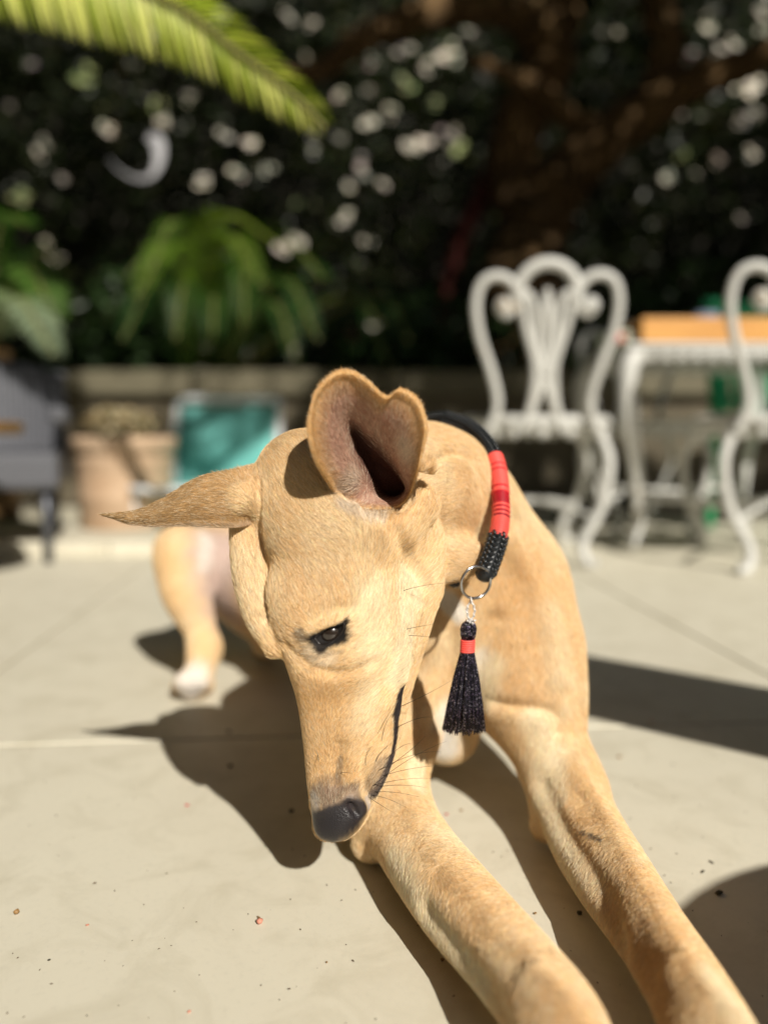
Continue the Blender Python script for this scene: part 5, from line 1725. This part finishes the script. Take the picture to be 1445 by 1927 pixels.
mb.build('silver_loop', m_silver, tassel)
lx = -4 * pxm
def thread_bundle(n, prof, jit, rad):
    """prof: (z in px below, spread radius in px)"""
    mb = MB()
    for i in range(n):
        a_ = random.randrange(22) / 22 * 6.283 + random.gauss(0, .045); q = math.sqrt(random.random())
        dl = random.uniform(-3, 3)
        pth = []
        ex = random.gauss(0, jit)
        for j, (z, r) in enumerate(prof):
            t = j / (len(prof) - 1)
            qq = q if t > .15 else .6 + .4 * q
            pth.append([lx + math.cos(a_) * r * qq * pxm + ex * t * pxm + (prof_shift(z)) * pxm, math.sin(a_) * r * qq * pxm * .6, -(z + dl * t) * pxm])
        mb.tube(np.array(pth), rad, 4)
    return mb
prof_shift = lambda z: -1.0 * (z - 40) / 50 * 1.6
m_thread, nt, bs = new_mat('lurex_thread')
tc = nt.nodes.new('ShaderNodeTexCoord')
wn_ = N(nt, 'ShaderNodeTexWhiteNoise'); sn = N(nt, 'ShaderNodeVectorMath', _operation='SNAP'); sn.inputs[1].default_value = (.0008, .0008, .0008)
nt.links.new(tc.outputs['Object'], sn.inputs[0]); nt.links.new(sn.outputs[0], wn_.inputs['Vector'])
rpn = ramp(nt, wn_.outputs['Value'], [(0, (.006, .005, .010)), (.85, (.008, .007, .014)), (.88, (.30, .22, .42)), (1, (.7, .7, .8))])  # random glints put into the colour as pale metallic specks
nt.links.new(rpn.outputs[0], bs.inputs['Base Color'])
mr = N(nt, 'ShaderNodeMapRange'); mr.inputs['From Min'].default_value = .85; mr.inputs['From Max'].default_value = .87
nt.links.new(wn_.outputs['Value'], mr.inputs['Value']); nt.links.new(mr.outputs[0], bs.inputs['Metallic'])
bs.inputs['Roughness'].default_value = .34
thread_bundle(150, [(40, 6), (46, 13), (55, 15.5), (66, 14.5), (74, 12)], 0, .00045).build('tassel_head', m_thread, tassel)
thread_bundle(420, [(74, 11), (95, 12), (108, 15), (150, 25), (200, 34), (252, 42)], .7, .00042).build('tassel_skirt', m_thread, tassel)
mb = MB()
for i in range(6):
    zc = 77 + i * 4.1
    mb.tube(ring_path(np.array([lx + prof_shift(zc) * pxm, 0, -zc * pxm]), 12.6 * pxm, np.array([1, 0, 0.]), np.array([0, .75, 0]), 24), .00085, 6, True)
mb.build('coral_band', m_coral, tassel)

# ------------------------------------------------------------------ eye, whiskers
m_eye, nt, bs = new_mat('eyeball')
bs.inputs['Base Color'].default_value = (.022, .015, .011, 1); bs.inputs['Roughness'].default_value = .22
bs.inputs['Coat Weight'].default_value = 1.0
he, ne = S(621, 1192, tree=full_tree, full=True)
mb = MB(); mb.ball(he - ne * .0066, .0098, 28)
mb.build('eye', m_eye, dog)
m_lid = simple_mat('eyelid_leather', (.012, .009, .008), .38, .2, 600)
for pts_ in ([(592, 1200), (604, 1189), (622, 1180), (640, 1173), (648, 1170)], [(592, 1201), (602, 1212), (618, 1212), (634, 1201), (647, 1184), (648, 1172)]):
    q = [S(x, y, off=.0006, tree=full_tree) for x, y in pts_]
    mb = MB(); mb.tube(spline(q, 8), .0011, 8); mb.build('eyelid', m_lid, dog)
m_wh = simple_mat('whisker', (.02, .016, .014), .4, .1, 50)
WH = [(690, 1420, 735, 1330, 770, 1290), (735, 1440, 790, 1400, 800, 1385), (700, 1480, 770, 1420, 840, 1395), (712, 1450, 780, 1410, 830, 1415), (720, 1460, 780, 1440, 850, 1440), (700, 1478, 760, 1462, 812, 1465),
      (715, 1480, 760, 1474, 800, 1482), (705, 1490, 745, 1488, 790, 1500), (700, 1496, 730, 1500, 765, 1520), (694, 1500, 715, 1515, 742, 1530), (725, 1430, 760, 1395, 775, 1400), (752, 1330, 800, 1310, 850, 1280),
      (745, 1370, 790, 1345, 815, 1350), (765, 1184, 790, 1178, 815, 1175), (768, 1196, 790, 1196, 815, 1200), (758, 1112, 790, 1100, 850, 1096), (750, 1400, 790, 1378, 805, 1362), (688, 1440, 686, 1420, 700, 1404),
      (705, 1436, 715, 1412, 740, 1396), (742, 1455, 790, 1425, 835, 1405), (735, 1468, 780, 1458, 830, 1452), (598, 1420, 600, 1432, 604, 1442), (640, 1455, 650, 1452, 662, 1456), (718, 1395, 722, 1365, 735, 1345)]
for x0, y0, x1, y1, x2, y2 in WH:
    h, n_ = S(x0, y0, tree=full_tree, full=True)
    if h is None: continue
    d0 = (h - [0, 0, CAM_H]) @ [0, CP, -SP_]
    if d0 > .63: continue
    p0 = h; p1 = P(x1, y1, d0 - .006); p2 = P(x2, y2, d0 - .009)
    t = np.linspace(0, 1, 9)[:, None]
    pth = (1 - t) ** 2 * p0 + 2 * t * (1 - t) * p1 + t * t * p2
    mb = MB(); mb.tube(pth, .00021 * (1 - .75 * np.linspace(0, 1, 9)), 4)
    mb.build('whisker', m_wh, dog)

# fine grit that nobody could count
n = 170
gpx = rng.uniform(-20, 1460, n); gpy = rng.uniform(1380, 1960, n)
V_, F_ = [], []
for k, (x, y) in enumerate(zip(gpx, gpy)):
    c = G(x, y); r = rng.uniform(.00025, .0007) * (1.8 if rng.random() < .08 else 1); a = rng.uniform(0, 6.28); e = rng.uniform(1, 2.6)
    u = np.array([math.cos(a), math.sin(a), 0]); w = np.array([-u[1], u[0], 0])
    for q in (u * r * e, w * r, -u * r * e, -w * r, np.array([0, 0, r * 1.2])):
        V_.append(c + q + np.array([0, 0, .0006]))
    b = k * 5
    F_ += [(b, b + 1, b + 4), (b + 1, b + 2, b + 4), (b + 2, b + 3, b + 4), (b + 3, b, b + 4)]
o = link('grit', mesh_np('grit', V_, F_, False), simple_mat('grit', (.11, .08, .05), .9, .5, 900))
tag(o, 'fine dark grit scattered over the sunlit paving', 'grit', kind='stuff')
